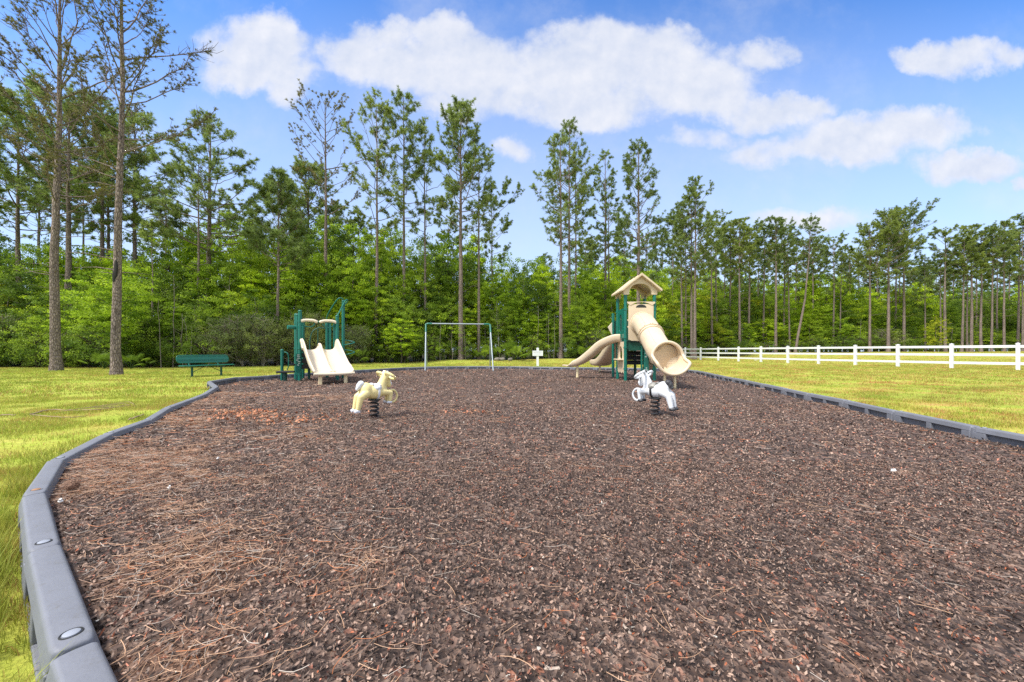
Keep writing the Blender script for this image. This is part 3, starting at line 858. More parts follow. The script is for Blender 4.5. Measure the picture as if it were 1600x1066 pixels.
# ------------------------------------------------------------------ bench
def make_bench():
    rz = math.atan2(.94, .34)     # long axis
    root = empty('park_bench', (-12.09, 14.72, 0), rz, 'green perforated metal bench on the left lawn', 'bench')
    L = 1.83     # local x = along the bench, local -y = facing the mulch bed
    def perfo(name, w, h):
        m, nt, b = new_mat(name)
        tc = nt.nodes.new('ShaderNodeTexCoord').outputs['Object']
        v = nt.nodes.new('ShaderNodeTexVoronoi'); v.inputs['Scale'].default_value = 34; v.inputs['Randomness'].default_value = 0
        nt.links.new(tc, v.inputs['Vector'])
        c = ramp(nt, v.outputs['Distance'], [(.30, (.004, .06, .045)), (.42, (.008, .15, .10))])
        c = mixn(nt, nz(nt, 5, 4), c, (.012, .17, .13))
        nt.links.new(c, b.inputs['Base Color']); b.inputs['Roughness'].default_value = .4
        nt.links.new(ramp(nt, v.outputs['Distance'], [(.30, (0, 0, 0)), (.36, (1, 1, 1))]), b.inputs['Alpha'])
        return m
    MP = perfo('perforated_green', 1, 1)
    s = MB()
    def rrect(w, h, r, n=6):
        o = []
        for cx, cy, a0 in ((w / 2 - r, h / 2 - r, 0), (-w / 2 + r, h / 2 - r, 90), (-w / 2 + r, -h / 2 + r, 180), (w / 2 - r, -h / 2 + r, 270)):
            for k in range(n + 1): a = R(a0 + 90 * k / n); o.append((cx + r * math.cos(a), cy + r * math.sin(a)))
        return o
    s.prism([(a, b - .05) for a, b in rrect(L, .30, .06)], .435, .462, 'z'); s.build('seat', MP, root)
    b = MB(); o = rrect(L, .29, .11)
    Mt = Matrix.Rotation(R(-10), 3, 'X')
    V = []; 
    for t in (-.013, .013):
        for u, w in o:
            p = Mt @ Vector((u, t, w)); V.append((p.x, p.y + .20, p.z + .70))
    n = len(o); b.add(V, [tuple(range(n)), tuple(range(n, 2 * n))] + [(i, (i + 1) % n, n + (i + 1) % n, n + i) for i in range(n)])
    b.build('backrest', MP, root)
    fr = MB(); fr.tube([tuple(Vector((0, .20, .70)) + Mt @ Vector((u, 0, w))) for u, w in rrect(L, .29, .11)], .016, 8, closed=True); fr.build('backrest_rim', M_GREEN, root)
    fr = MB(); fr.tube([(u, w - .05, .448) for u, w in rrect(L, .30, .06)], .018, 8, closed=True); fr.build('seat_rim', M_GREEN, root)
    for sx in (-1, 1):
        x = sx * .52
        l = MB(); l.tube([(x, .0, -.05), (x, .0, .40)], .038, 12); l.box((x, .0, .415), (.08, .38, .035)); l.build('leg', M_DKGREEN, root)
        a = MB(); a.tube(spline([(x, -.12, .42), (x, .12, .43), (x, .20, .50), (x, .235, .72)], 5), .02, 8); a.build('back_support', M_GREEN, root)
        d = MB(); d.tube([(x, 0, .18), (sx * .08, 0, .41)], .012, 8); d.build('brace', M_DKGREEN, root)
make_bench()


# ------------------------------------------------------------------ spring riders
def make_rider(loc, rz, label, pal, ring_side=1):
    body_m, saddle_m, mane_m, tail_m, hoof_m, strap_m = pal
    root = empty('spring_horse', loc, rz, label, 'spring rider', 'spring horses on the mulch')
    sp = MB(); ts = np.linspace(0, 1, 130)
    sp.tube(np.stack([.062 * np.cos(ts * 2 * np.pi * 5), .062 * np.sin(ts * 2 * np.pi * 5), -.03 + ts * .285], -1), .0125, 8)
    sp.build('spring', M_SPRING, root)
    MB().box((0, 0, .262), (.15, .12, .02)).build('mount_plate', M_SPRING, root, bevel=.004)
    b = MB()
    b.ball((0, 0, .375), (.165, .098, .105)); b.ball((-.13, 0, .40), (.10, .098, .112)); b.ball((.11, 0, .405), (.085, .082, .11))
    def cap(p, q, r0, r1, n=7):
        P = np.linspace(p, q, n); 
        for i in range(n): b.ball(tuple(P[i]), r0 + (r1 - r0) * i / (n - 1), 8)
    cap((.11, 0, .44), (.175, 0, .59), .078, .058)
    cap((.185, 0, .60), (.228, 0, .475), .060, .038)
    b.ball((.238, 0, .455), (.036, .032, .034))
    for s in (-1, 1):
        cap((-.15, s * .05, .36), (-.235, s * .058, .315), .066, .052, 5); cap((-.235, s * .058, .315), (-.272, s * .06, .165), .052, .038, 6)
        cap((.12, s * .05, .365), (.235, s * .06, .35), .05, .038, 5); cap((.235, s * .06, .35), (.225, s * .062, .245), .036, .03, 5)
        b.ball((.165, s * .032, .655), (.012, .012, .024), 6)
    b.build('body', body_m, root, remesh=.0085)
    for s in (-1, 1):
        h = MB(); h.ball((-.288, s * .06, .135), (.050, .038, .028), 8); h.box((-.288, s * .06, .12), (.08, .055, .02)); h.build('hoof', hoof_m, root, remesh=.006)
        h = MB(); h.ball((.215, s * .062, .215), (.046, .03, .022), 8); h.build('hoof', hoof_m, root)
        e = MB(); e.ball((.215, s * .043, .585), (.011, .007, .013), 6); e.build('eye', M_SPRING, root)
    sa = MB(); sa.ball((.03, 0, .468), (.085, .086, .022)); sa.ball((.028, 0, .430), (.082, .108, .058)); sa.ball((-.045, 0, .485), (.02, .07, .018)); sa.build('saddle', saddle_m, root, remesh=.007)
    st = MB(); an = np.linspace(0, 2 * np.pi, 28, endpoint=False)
    V, Fc = tube_geo([(.035 + 0 * t, .1015 * math.cos(t), .375 + .107 * math.sin(t)) for t in an], .008, 6, closed=True)
    st.add([(x + (x - .035) * 1.2, y, z) for x, y, z in V], Fc); st.build('girth_strap', strap_m, root)
    bz = MB(); bz.ball((.252, 0, .56), (.022, .022, .075), 8); bz.ball((.262, 0, .475), (.02, .028, .03), 8); bz.build('face_blaze', mane_m if mane_m is M_LAV else body_m, root)
    mn = MB()
    for i in range(9):
        t = i / 8; mn.ball((.075 + .085 * t + .03 * math.sin(t * 3), 0, .475 + .165 * t), (.036, .032, .030), 6)
    mn.ball((.20, 0, .648), (.035, .018, .014), 6); mn.build('mane', mane_m, root, remesh=.006)
    tl = MB(); tl.ball((-.205, 0, .495), (.05, .045, .045)); tl.ball((-.235, 0, .465), (.04, .04, .05)); tl.ball((-.265, 0, .43), (.022, .026, .03)); tl.build('tail', tail_m, root, remesh=.007)
    hb = MB()
    for s in (-1, 1):
        hb.tube([(.185 + .055 * math.cos(t), s * (.145 + .115 * math.sin(t)), .595 - .045 * math.cos(t)) for t in np.linspace(0, 2 * np.pi, 22, endpoint=False)], .0175, 8, closed=True)
    hb.build('handlebar', body_m, root)
    fo = MB(); fo.tube(spline([(.22, 0, .375), (.32, 0, .375), (.375, 0, .30), (.33, 0, .215), (.22, 0, .212)], 7), .0155, 8); fo.box((.228, 0, .238), (.03, .15, .022)); fo.box((.228, 0, .365), (.03, .12, .022))
    fo.build('footrest', body_m, root)
    root.scale = (.95, .98, 1.04)
    return root

make_rider((-2.01, 5.42, .02), R(44), 'pale yellow spring horse with worn white saddle, on the left', (M_YEL, M_LAV, M_LAV, M_LAV, M_LAV, M_LAV))
make_rider((2.16, 5.60, .02), R(180 - 44), 'white spring horse with mottled grey saddle and dark mane, on the right', (M_HWHITE, M_MOTTLE, M_DKGREY, M_DKGREY, M_DKGREY, M_SPRING))


# ------------------------------------------------------------------ sweep used by the slides
def sweep(sec_fn, path, side=None):
    """sec_fn(t)->closed outline [(s,u)], s across, u up; returns V,F"""
    P = np.array(path); m = len(P); T = np.gradient(P, axis=0); T /= np.linalg.norm(T, axis=1)[:, None]
    V = []; n = None
    for i in range(m):
        S = np.cross(T[i], (0, 0, 1)); S /= np.linalg.norm(S); U = np.cross(S, T[i])
        o = sec_fn(i / (m - 1)); n = len(o)
        V += [tuple(P[i] + S * a + U * b) for a, b in o]
    Fc = [(i * n + j, i * n + (j + 1) % n, (i + 1) * n + (j + 1) % n, (i + 1) * n + j) for i in range(m - 1) for j in range(n)]
    # caps as quad strips (outline is mirrored: j <-> n-1-j)
    for e in (0, (m - 1) * n):
        for j in range(n // 2 - 1): Fc.append((e + j, e + j + 1, e + n - 2 - j, e + n - 1 - j))
    return V, Fc


def trough(w, wall, th=.035, mid=None):
    """open U outline; inner chain then outer chain so that j and n-1-j pair up"""
    inner = []; outer = []
    k = w / 2
    inner = [(-k, wall), (-k + .02, wall * .5), (-k + .05, .05), (-k + .12, 0)]
    outer = [(-k - th * 1.1, wall), (-k - th, wall * .5), (-k - th * .3, -.01), (-k + .10, -th)]
    if mid:
        for a, b in ((-.09, 0), (-.045, mid * .65), (0, mid), (.045, mid * .65), (.09, 0)): inner.append((a, b)); outer.append((a, -th))
    else:
        inner.append((0, -.006)); outer.append((0, -th - .006))
    inner += [(-a, b) for a, b in inner[3::-1]]; outer += [(-a, b) for a, b in outer[3::-1]]
    return inner + outer[::-1]


# ------------------------------------------------------------------ small play structure on the left
def make_small_set():
    ang = math.atan2(.47, .88)
    root = empty('slide_climber', (-6.42, 12.35, 0), ang, 'small green play structure with a cream double slide', 'play structure')
    tube = lambda P, r, name, m, n=12: MB().tube(P, r, n).build(name, m, root)
    DZ = 1.04
    # local x = right along the deck front, local -y = out along the slide
    posts = {'A': (-.55, 0, 2.33), 'A2': (-.62, .12, 2.22), 'B': (.55, 0, 2.22), 'C': (-.70, 1.0, 2.30), 'P': (-.5, 1.5, 2.15), 'E': (.28, 1.5, 2.15), 'F': (.80, 1.0, 2.86)}
    for k, (x, y, h) in posts.items():
        p = MB().tube([(x, y, -.1), (x, y, h - .03)], .055, 14); po = p.build('post', M_GREEN, root)
        c = MB().ball((x, y, h - .03), (.062, .062, .045), 8); c.build('post_cap', M_GREEN, po)
        if k in 'ABCPE':
            for z in (DZ + .06, DZ - .2, 1.98):
                MB().tube([(x, y, z - .03), (x, y, z + .03)], .066, 14).build('clamp', M_GREEN, po)
    d = MB(); d.prism([(-.52, .06), (.52, .06), (.76, .96), (.30, 1.42), (-.46, 1.44), (-.68, .96)], DZ - .05, DZ, 'z'); d.build('deck', M_BLACK, root, bevel=.01)
    sk = MB()
    for a, b in (((-.55, .04), (.55, .04)), ((-.57, .05), (-.70, .95))):
        for z in (DZ - .17, DZ - .36, DZ - .55):
            c = ((a[0] + b[0]) / 2, (a[1] + b[1]) / 2, z); sk.box(c, (math.hypot(b[0] - a[0], b[1] - a[1]) - .1, .03, .14), math.atan2(b[1] - a[1], b[0] - a[0]))
    sk.build('dark_riser', M_BLACK, root, bevel=.006)
    tube([(-.30, .9, -.1), (-.30, .9, DZ)], .045, 'deck_leg', M_DKGREEN)
    # vertical ribbed enclosure panels
    def panel(c, w, z0, z1, rz):
        mb = MB(); n = 3
        for i in range(n):
            o = (i - (n - 1) / 2) * w / n; mb.box((c[0] + o * math.cos(rz), c[1] + o * math.sin(rz), (z0 + z1) / 2), (w / n * .98, .05, z1 - z0), rz)
        mb.box((c[0], c[1], z1 + .03), (w * 1.02, .07, .05), rz); mb.box((c[0], c[1], z0 - .03), (w * 1.02, .07, .05), rz)
        mb.build('side_panel', M_GREEN, root, bevel=.008)
    panel((.33, 1.50, 0), .20, DZ - .1, 2.02, R(-28)); panel((.50, .06, 0), .15, DZ, 1.96, R(-28)); panel((-.58, .10, 0), .17, .86, 2.10, R(-28))
    tube([(-.62, .16, 1.78), (-.90, .05, 1.78)], .065, 'spy_tube', M_GREEN)
    # overhead bar with cream grips and green rings
    tube([(-.55, 0, 1.98), (.55, 0, 1.98)], .028, 'overhead_bar', M_GREEN)
    for x0 in (-.30, .28):
        MB().tube(spline([(x0 - .27, -.01, 1.965), (x0 - .14, -.01, 2.01), (x0, -.01, 2.02), (x0 + .14, -.01, 2.01), (x0 + .26, -.01, 1.965)], 4), [.05 if 0 < i < 16 else .035 for i in range(17)], 10).build('bar_cover', M_CREAM, root)
        MB().tube([(x0 + .17 * math.cos(t), 0, 1.93 + .13 * math.sin(t)) for t in np.linspace(math.pi, 2 * math.pi, 14)], .018, 8).build('grab_ring', M_GREEN, root)
    # double slide
    path = spline([(0, -.02, DZ + .005), (.04, -.25, DZ - .02), (.12, -.65, .80), (.22, -1.15, .52), (.30, -1.5, .38), (.385, -1.90, .36)], 7)
    sl = MB()
    def sec(t):
        w = .98 + .04 * t
        wall = .08 + .34 * math.sin(min(1, t * 4 + .35) * math.pi / 2) * (1 - .62 * t)
        if t < .1: wall *= .85 + 1.5 * t
        if t > .86: wall *= max(.35, 1 - (t - .86) * 4.2)
        return trough(w, wall, .05, mid=max(.03, .24 * (1 - .8 * t) * (1 if t < .8 else (1 - (t - .8) * 3))))
    sl.add(*sweep(sec, path)); sl.build('double_slide', M_CREAM, root, subs=1, angle=180)
    MB().tube(spline([(-.155, -2.03, .345), (.20, -1.975, .335), (.575, -1.90, .335), (.93, -1.81, .345)], 4), .042, 10).build('slide_lip', M_CREAM, root)
    MB().box((.33, -1.64, .40), (.15, .18, .05), R(12)).build('divider_foot', M_CREAM, root, bevel=.012)
    hood = MB()
    for s in (-1, 1): hood.tube(spline([(s * .50, .02, DZ + .0), (s * .515, -.03, DZ + .25), (s * .53 + .02, -.10, DZ + .33), (s * .53 + .05, -.28, DZ + .24), (s * .53 + .09, -.5, DZ + .04)], 4), .042, 10)
    hood.tube(spline([(0, -.08, DZ), (0, -.12, DZ + .18), (.04, -.28, DZ + .16), (.08, -.5, DZ - .02)], 4), .04, 10)
    hood.build('entry_horns', M_CREAM, root)
    for s in (-1, 1): MB().box((s * .34 + .35, -1.80 + s * .07, .12), (.10, .05, .48)).build('slide_leg', M_TANPOST, root, bevel=.008)
    # arched loop ladder off the tall post
    tube(spline([(.80, 1.0, 2.84), (.76, .98, 2.93), (.62, .99, 2.90), (.40, 1.22, 2.55), (.28, 1.42, 2.28), (.28, 1.48, 2.02)], 6), .022, 'climber_rail', M_GREEN)
    tube(spline([(.84, .98, 2.70), (.95, .95, 2.86), (.86, .80, 2.84), (.66, .40, 2.42), (.56, .12, 2.22), (.55, .02, 2.0)], 6), .022, 'climber_rail', M_GREEN)
    for z in (.86, 1.22):
        tube(spline([(.80, 1.0, z), (.98, .80, z + .04), (1.16, .88, z + .09), (1.13, 1.10, z + .14), (.95, 1.18, z + .18), (.80, 1.02, z + .2)], 6), .02, 'spiral_rung', M_GREEN)
    # rear hand loop
    tube(spline([(-.28, 1.42, DZ), (-.28, 1.45, 1.35), (-.20, 1.46, 1.70), (0, 1.47, 1.86), (.15, 1.48, 1.85), (.26, 1.48, 1.84)], 6), .02, 'hand_loop', M_DKGREEN)
    tube([(-.02, 1.44, DZ), (-.02, 1.46, 1.80)], .018, 'hand_loop', M_DKGREEN)
    # step pads on the left
    pad = MB(); pad.prism([(-1.22, .05), (-.72, .0), (-.70, .32), (-.86, .42), (-1.22, .38)], .30, .36, 'z'); pad.build('step_pad', M_BLACK, root, bevel=.015)
    tube([(-.98, .2, -.1), (-.98, .2, .30)], .06, 'pad_post', M_DKGREEN)
    tube([(-1.08, .48, -.1), (-1.08, .48, 1.03)], .045, 'pad_handle_post', M_GREEN)
    MB().ball((-1.08, .48, 1.03), (.055, .055, .04), 8).build('post_cap', M_GREEN, root)
    tube(spline([(-1.08, .48, .95), (-.98, .44, .97), (-.90, .40, .88), (-.89, .40, .55), (-.93, .42, .38)], 5), .016, 'hand_loop', M_GREEN)
    MB().box((-.74, .50, .55), (.30, .22, .05), .2).build('step_pad', M_BLACK, root, bevel=.012)
    # printed board low on the post: white wavy marks on a green backing
    MB().box((-.60, -.052, .62), (.15, .02, .62), R(10)).build('marker_board', M_GREEN, root, bevel=.004)
    mk = MB(); r = random.Random(5)
    for k in range(7): mk.box((-.60 + r.uniform(-.03, .03), -.066, .88 - .055 * k), (r.uniform(.04, .09), .006, .022), R(10), )
    mk.build('board_mark', M_WHITEMARK, root, smooth=False)
make_small_set()


# ------------------------------------------------------------------ tall tower on the right
def make_tower():
    ox, oy = 4.205, 12.65
    root = empty('slide_tower', (ox, oy, 0), 0, 'tall green play tower with tan gabled roof and tube slide', 'play structure')
    tube = lambda P, r, name, m, n=12: MB().tube(P, r, n).build(name, m, root)
    X, Y, DZ = .475, .45, 1.33
    for sx, sy in ((-1, -1), (1, -1), (-1, 1), (1, 1)):
        po = MB().tube([(sx * X, sy * Y, -.1), (sx * X, sy * Y, 2.95)], .052, 14).build('post', M_GREEN, root)
        for z in (2.38, 1.45, 1.12, .42):
            MB().tube([(sx * X, sy * Y, z - .03), (sx * X, sy * Y, z + .03)], .066, 14).build('clamp', M_GREEN, po)
    # deck and dark skirts
    MB().box((0, 0, DZ - .03), (2 * X - .08, 2 * Y - .08, .06)).build('deck', M_BLACK, root, bevel=.008)
    MB().box((0, -Y + .03, DZ - .17), (2 * X - .12, .03, .27)).build('deck_skirt', M_DKGREEN, root, bevel=.006)
    # rear steps below deck
    stp = MB()
    for k in range(3): stp.box((.02, .16 - .2 * 0 + .02 * k, .98 - .16 * k), (.80, .30, .05)); stp.box((.02, .02 + .02 * k, .92 - .16 * k), (.80, .02, .12))
    stp.build('under_deck_bench', M_BLACK, root, bevel=.006)
    tube([(.05, .2, -.1), (.05, .2, .60)], .035, 'bench_leg', M_DKGREEN)
    # roof: two thick slopes, arched gable ends
    zr, ze, xe, yf, yb = 3.52, 2.99, .655, -.66, .58
    for s in (-1, 1):
        rf = MB(); th = .045
        pr = [(0, zr), (s * xe * .55, ze + (zr - ze) * .47), (s * xe, ze), (s * (xe - .02), ze - th), (s * xe * .52, ze + (zr - ze) * .47 - th), (0, zr - th * 1.4)]
        rf.prism(pr, yf, yb, 'y')
        for yy in (yf + .02, yf + .42, yf + .83, yb - .02): 
            rf.prism([(0, zr + .02), (s * xe * 1.01, ze + .02), (s * xe * 1.01, ze - .04), (0, zr - .04)], yy - .022, yy + .022, 'y')
        rf.build('roof_panel', M_TAN, root, bevel=.006)
    for yy in (-Y - .055, Y - .045):
        arch = []; outer = []
        n = 24
        for k in range(n + 1):
            a = math.pi * k / n; arch.append((.37 * math.cos(a), 2.86 + .36 * math.sin(a) ** .8 if math.sin(a) > 0 else 2.86))
        arch = [(.375, 2.855)] + arch + [(-.375, 2.855)]
        for k in range(len(arch)):
            u = arch[k][0] / .37; x = u * .56
            zt = min(zr - .06 - abs(x) * (zr - ze) / xe, 3.5)
            if k == 0: x, zt = .545, 2.85
            if k == 1: x, zt = .56, 3.0
            if k == len(arch) - 1: x, zt = -.545, 2.85
            if k == len(arch) - 2: x, zt = -.56, 3.0
            outer.append((x, zt))
        g = MB(); n = len(arch)
        V = [(u, t, w) for t in (yy, yy + .10) for ol in (outer, arch) for u, w in ol]; Fc = []
        for i in range(n - 1):
            Fc += [(i, i + 1, n + i + 1, n + i), (2 * n + i, 3 * n + i, 3 * n + i + 1, 2 * n + i + 1), (i, 2 * n + i, 2 * n + i + 1, i + 1), (n + i, n + i + 1, 3 * n + i + 1, 3 * n + i)]
        Fc += [(0, n, 3 * n, 2 * n), (n - 1, 3 * n - 1, 4 * n - 1, 2 * n - 1)]
        g.add(V, Fc); g.build('gable_arch', M_TAN, root, bevel=.006)
    for s in (-1, 1):   # side arches (eave beams)
        g = MB()
        n = 14; top = [(-.5 + k / n, 2.98) for k in range(n + 1)]; low = [(-.5 + k / n, 2.85 + .10 * math.sin(math.pi * k / n) ** .6) for k in range(n + 1)]
        V = [(t, u * .96, w) for t in (s * .50 - .025, s * .50 + .025) for ol in (top, low) for u, w in ol]; Fc = []; m = n + 1
        for i in range(n): Fc += [(i, i + 1, m + i + 1, m + i), (2 * m + i, 3 * m + i, 3 * m + i + 1, 2 * m + i + 1), (i, 2 * m + i, 2 * m + i + 1, i + 1), (m + i, m + i + 1, 3 * m + i + 1, 3 * m + i)]
        Fc += [(0, m, 3 * m, 2 * m), (m - 1, 3 * m - 1, 4 * m - 1, 2 * m - 1)]
        g.add(V, Fc); g.build('eave_beam', M_TAN, root)
    # entry panel behind the tube, with the crescent window above it
    cx, zc, r = .02, 1.90, .36
    N = 40; outl = []; inl = []
    for k in range(N):
        a = 2 * math.pi * k / N; c, s_ = math.cos(a), math.sin(a); q = 1 / max(abs(c) / .41, abs(s_) / .60)
        outl.append((cx - .0 + c * q, 1.94 + s_ * q)); inl.append((cx + r * .9 * c, zc + r * .9 * s_))
    MB().ringplate(outl, inl, -Y - .06, -Y - .015, 'y').build('entry_panel', M_TAN, root, bevel=.008)
    ear = MB(); ear.prism([(-.455 + cx, 2.62), (.455 + cx, 2.62), (.455 + cx, 2.57), (.36 + cx, 2.50), (.22 + cx, 2.57), (.10 + cx, 2.605), (-.10 + cx, 2.605), (-.22 + cx, 2.57), (-.36 + cx, 2.50), (-.455 + cx, 2.57)], -Y - .075, -Y - .01, 'y')
    ear.build('panel_crest', M_TAN, root, bevel=.006)
    win = MB(); win.prism([(cx + .17 * math.cos(a), 2.43 + .10 * math.sin(a)) for a in np.linspace(0, math.pi, 14)], -Y - .066, -Y - .058, 'y'); win.build('crescent_window', M_BLACK, root, smooth=False)
    MB().box((-.36, -Y - .01, 1.80), (.12, .03, .05)).build('panel_rung', M_TAN, root, bevel=.005)
    MB().box((-.36, -Y - .01, 2.02), (.12, .03, .05)).build('panel_rung', M_TAN, root, bevel=.005)
    # ---- tube slide
    path = spline([(cx, -.50, 1.92), (cx, -.78, 1.87), (cx - .03, -1.25, 1.63), (cx - .06, -1.8, 1.27), (cx - .09, -2.3, .98), (cx - .11, -2.62, .86)], 6)
    TR = .345; nA = 40
    T = np.gradient(path, axis=0); T /= np.linalg.norm(T, axis=1)[:, None]
    th = np.linspace(-np.pi, np.pi, nA, endpoint=False)
    def ring(c, t, r, e=0):
        S = np.cross(t, (0, 0, 1)); S /= np.linalg.norm(S); U = np.cross(S, t)
        return [c + S * (r * math.sin(a)) - U * (r * math.cos(a)) for a in th]
    rings = [ring(path[i], T[i], TR) for i in range(len(path))]
    tb = MB(); V = [tuple(p) for rg in rings for p in rg]; m = len(rings)
    Fc = [(i * nA + j, i * nA + (j + 1) % nA, (i + 1) * nA + (j + 1) % nA, (i + 1) * nA + j) for i in range(m - 1) for j in range(nA)]
    tb.add(V, Fc); o = tb.build('tube', M_TAN, root, angle=180); md = o.modifiers.new('solid', 'SOLIDIFY'); md.thickness = .018; md.offset = -1
    for fi in (1, 14, 15):
        c, t = path[fi], T[fi]
        q = [tuple(p) for p in ring(c, t, TR + .012)]
        MB().tube(q, .021, 8, closed=True).build('tube_flange', M_TAN, root)
    bolts = MB()
    for a in range(0, nA, 3): bolts.ball(tuple(np.array(ring(path[14], T[14], TR + .034)[a])), .011, 5)
    bolts.build('flange_bolts', M_BLACK, root)
    for s in (-1, 1):
        sm = MB(); sm.tube([tuple(path[i] + np.cross(np.cross(T[i], (0, 0, 1)) / np.linalg.norm(np.cross(T[i], (0, 0, 1))), T[i]) * (TR + .003) * .86 + np.cross(T[i], (0, 0, 1)) / np.linalg.norm(np.cross(T[i], (0, 0, 1))) * (TR + .003) * .51 * s) for i in range(2, m - 2)], .006, 6)
        sm.build('tube_seam', M_TAN, root)
    # exit: the tube opens into a flared scoop
    e0 = path[-1]; t0 = T[-1]
    def exit_pt(a, f):
        """a angle (0 bottom, +-pi top), f 0..1 from tube end to rim"""
        k = abs(a) / np.pi
        q = min(1, max(0, (k - .37) / .20)); reach = .22 + .42 * (1 - q * q * (3 - 2 * q))
        y = e0[1] - reach * f
        g = f * reach / .64
        r = TR + .05 * min(1, f * 1.3) * (1 if k > .5 else .6) + .05 * g ** 1.5
        zc_ = e0[2] - .06 * min(1, g * 1.4) + .0 * f
        flat = 1.0
        x = e0[0] - .02 * g + r * math.sin(a) * (1 + .03 * g)
        z = zc_ - r * math.cos(a) * (1.02 if k > .5 else 1.0) + (.035 * g ** 3 if k < .45 else 0)
        if k < .5: z = max(z, .385 + .12 * (abs(a) / 1.6) ** 3 * 0)
        return (x, y, z)
    fs = np.linspace(0, 1, 14); ex = MB()
    V = [tuple(p) for p in rings[-1]] + [exit_pt(a, f) for f in fs[1:] for a in th]; m2 = len(fs)
    Fc = [(i * nA + j, i * nA + (j + 1) % nA, (i + 1) * nA + (j + 1) % nA, (i + 1) * nA + j) for i in range(m2 - 1) for j in range(nA)]
    ex.add(V, Fc); o = ex.build('exit_scoop', M_TAN, root, angle=180); md = o.modifiers.new('solid', 'SOLIDIFY'); md.thickness = .02; md.offset = 0
    MB().tube([exit_pt(a, 1.0) for a in np.linspace(-np.pi, np.pi, 72, endpoint=False)], .042, 10, closed=True).build('exit_rim', M_TAN, root, angle=180)
    MB().tube([exit_pt(a, .0) for a in np.linspace(-np.pi, np.pi, 48, endpoint=False)], .016, 8, closed=True).build('tube_flange', M_TAN, root)
    for s in (-1, 1): tube([(e0[0] - .02 + s * .135, -3.02, -.1), (e0[0] - .02 + s * .13, -3.02, .40)], .032, 'slide_leg', M_TANPOST)
    tube([(e0[0] - .155, -3.02, .075), (e0[0] + .115, -3.02, .075)], .012, 'leg_brace', M_TANPOST)
    MB().prism([(-2.75, .50), (-2.45, .72), (-2.55, .50), (-2.72, .40)], e0[0] - .03, e0[0] + .03, 'x').build('slide_fin', M_TAN, root, bevel=.01)
    # ---- left side: mesh climber panel above, counter panel below
    pm = MB(); oy_ = []; iy = []
    for k in range(28):
        a = 2 * math.pi * k / 28; c, s_ = math.cos(a), math.sin(a); q = 1 / max(abs(c) / .39, abs(s_) / .50); oy_.append((c * q, 1.93 + s_ * q)); iy.append((.03 + .14 * (abs(c) ** .6) * np.sign(c), 1.95 + .30 * (abs(s_) ** .6) * np.sign(s_)))
    pm.ringplate(oy_, iy, -X - .02, -X + .02, 'x'); pm.build('side_panel', M_GREEN, root, bevel=.006)
    grd = MB()
    for k in range(4): grd.tube([(-X, -.09 + .075 * k, 1.64), (-X, -.09 + .075 * k, 2.26)], .008, 6)
    for k in range(5): grd.tube([(-X, -.13, 1.70 + .12 * k), (-X, .19, 1.70 + .12 * k)], .008, 6)
    grd.build('panel_mesh', M_DKGREEN, root)
    cp = MB(); o1 = []; i1 = []
    for k in range(32):
        a = 2 * math.pi * k / 32; c, s_ = math.cos(a), math.sin(a); q = 1 / max(abs(c) / .39, abs(s_) / .52)
        u, w = c * q, .80 + s_ * q
        if w < .34: w += .035 * math.sin(u * 22)
        o1.append((u, w)); i1.append((.02 + .17 * c, .93 + (.24 * s_ if s_ > 0 else .20 * (abs(s_) ** .35) * -1)))
    cp.ringplate(o1, i1, -X - .025, -X + .025, 'x'); cp.build('counter_panel', M_TAN, root, bevel=.008)
    MB().box((-X - .08, 0, .72), (.22, .62, .045)).build('counter_shelf', M_TAN, root, bevel=.015)
    # right side lower panel with a curled steering arm
    o1 = [(-.40, .35), (-.38, 1.25), (.38, 1.25), (.40, .35), (.2, .40), (0, .34), (-.2, .41)]
    MB().prism(o1, X - .025, X + .025, 'x').build('play_panel', M_TAN, root, bevel=.008)
    MB().tube(spline([(.30, -Y - .05, 1.05), (.30, -Y - .07, .80), (.34, -Y - .08, .66), (.40, -Y - .09, .62), (.42, -Y - .09, .68)], 5), .035, 10).build('curled_arm', M_TAN, root)
    # green board with pale marks, beside the front right post
    MB().box((.20, -Y - .01, .68), (.16, .05, 1.05)).build('marker_board', M_GREEN, root, bevel=.006)
    MB().box((.05, -Y - .01, .62), (.05, .05, 1.10)).build('board_post', M_GREEN, root, bevel=.006)
    mk = MB(); r = random.Random(9)
    for z, w in ((1.14, .13), (1.0, .05), (.94, .07), (.88, .05), (.82, .06), (.45, .04), (.38, .07)): mk.box((.20 + r.uniform(-.02, .02), -Y - .037, z), (w, .006, .028))
    mk.build('board_mark', M_WHITEMARK, root, smooth=False)
    # outer left post and pale fin behind
    MB().tube([(-.42, 1.25, -.1), (-.42, 1.25, 2.42)], .05, 12).build('post', M_GREEN, root)
    MB().prism([(-.62, 1.90), (-.46, 2.08), (-.46, 1.58), (-.53, 1.72)], 1.22, 1.27, 'y').build('panel_fin', M_CREAM, root, bevel=.008)
    MB().box((0, .95, DZ - .03), (.84, .80, .06)).build('deck', M_BLACK, root, bevel=.008)
    MB().tube([(.42, 1.30, -.1), (.42, 1.30, 2.2)], .05, 12).build('post', M_GREEN, root)
    MB().box((0, 1.28, 1.75), (.80, .04, .8)).build('rear_panel', M_DKGREEN, root, bevel=.006)
    # ---- wave slide running left
    p = spline([(-.42, .22, DZ + .02), (-.62, .30, DZ + .01), (-.95, .48, 1.18), (-1.25, .70, .88), (-1.55, .92, .62), (-1.85, 1.08, .48), (-2.12, 1.14, .46)], 7)
    def sec(t): return trough(.48, .24 * (1 - .25 * t) * (1 if t < .9 else max(.15, 1 - (t - .9) * 8.5)), .04)
    s = MB(); s.add(*sweep(sec, p)); s.build('wave_slide', M_TAN, root, subs=1, angle=180)
    s = MB(); s.prism([(-.22, 0), (.22, 0), (.22, .05), (-.22, .05)], 0, .12, 'z'); 
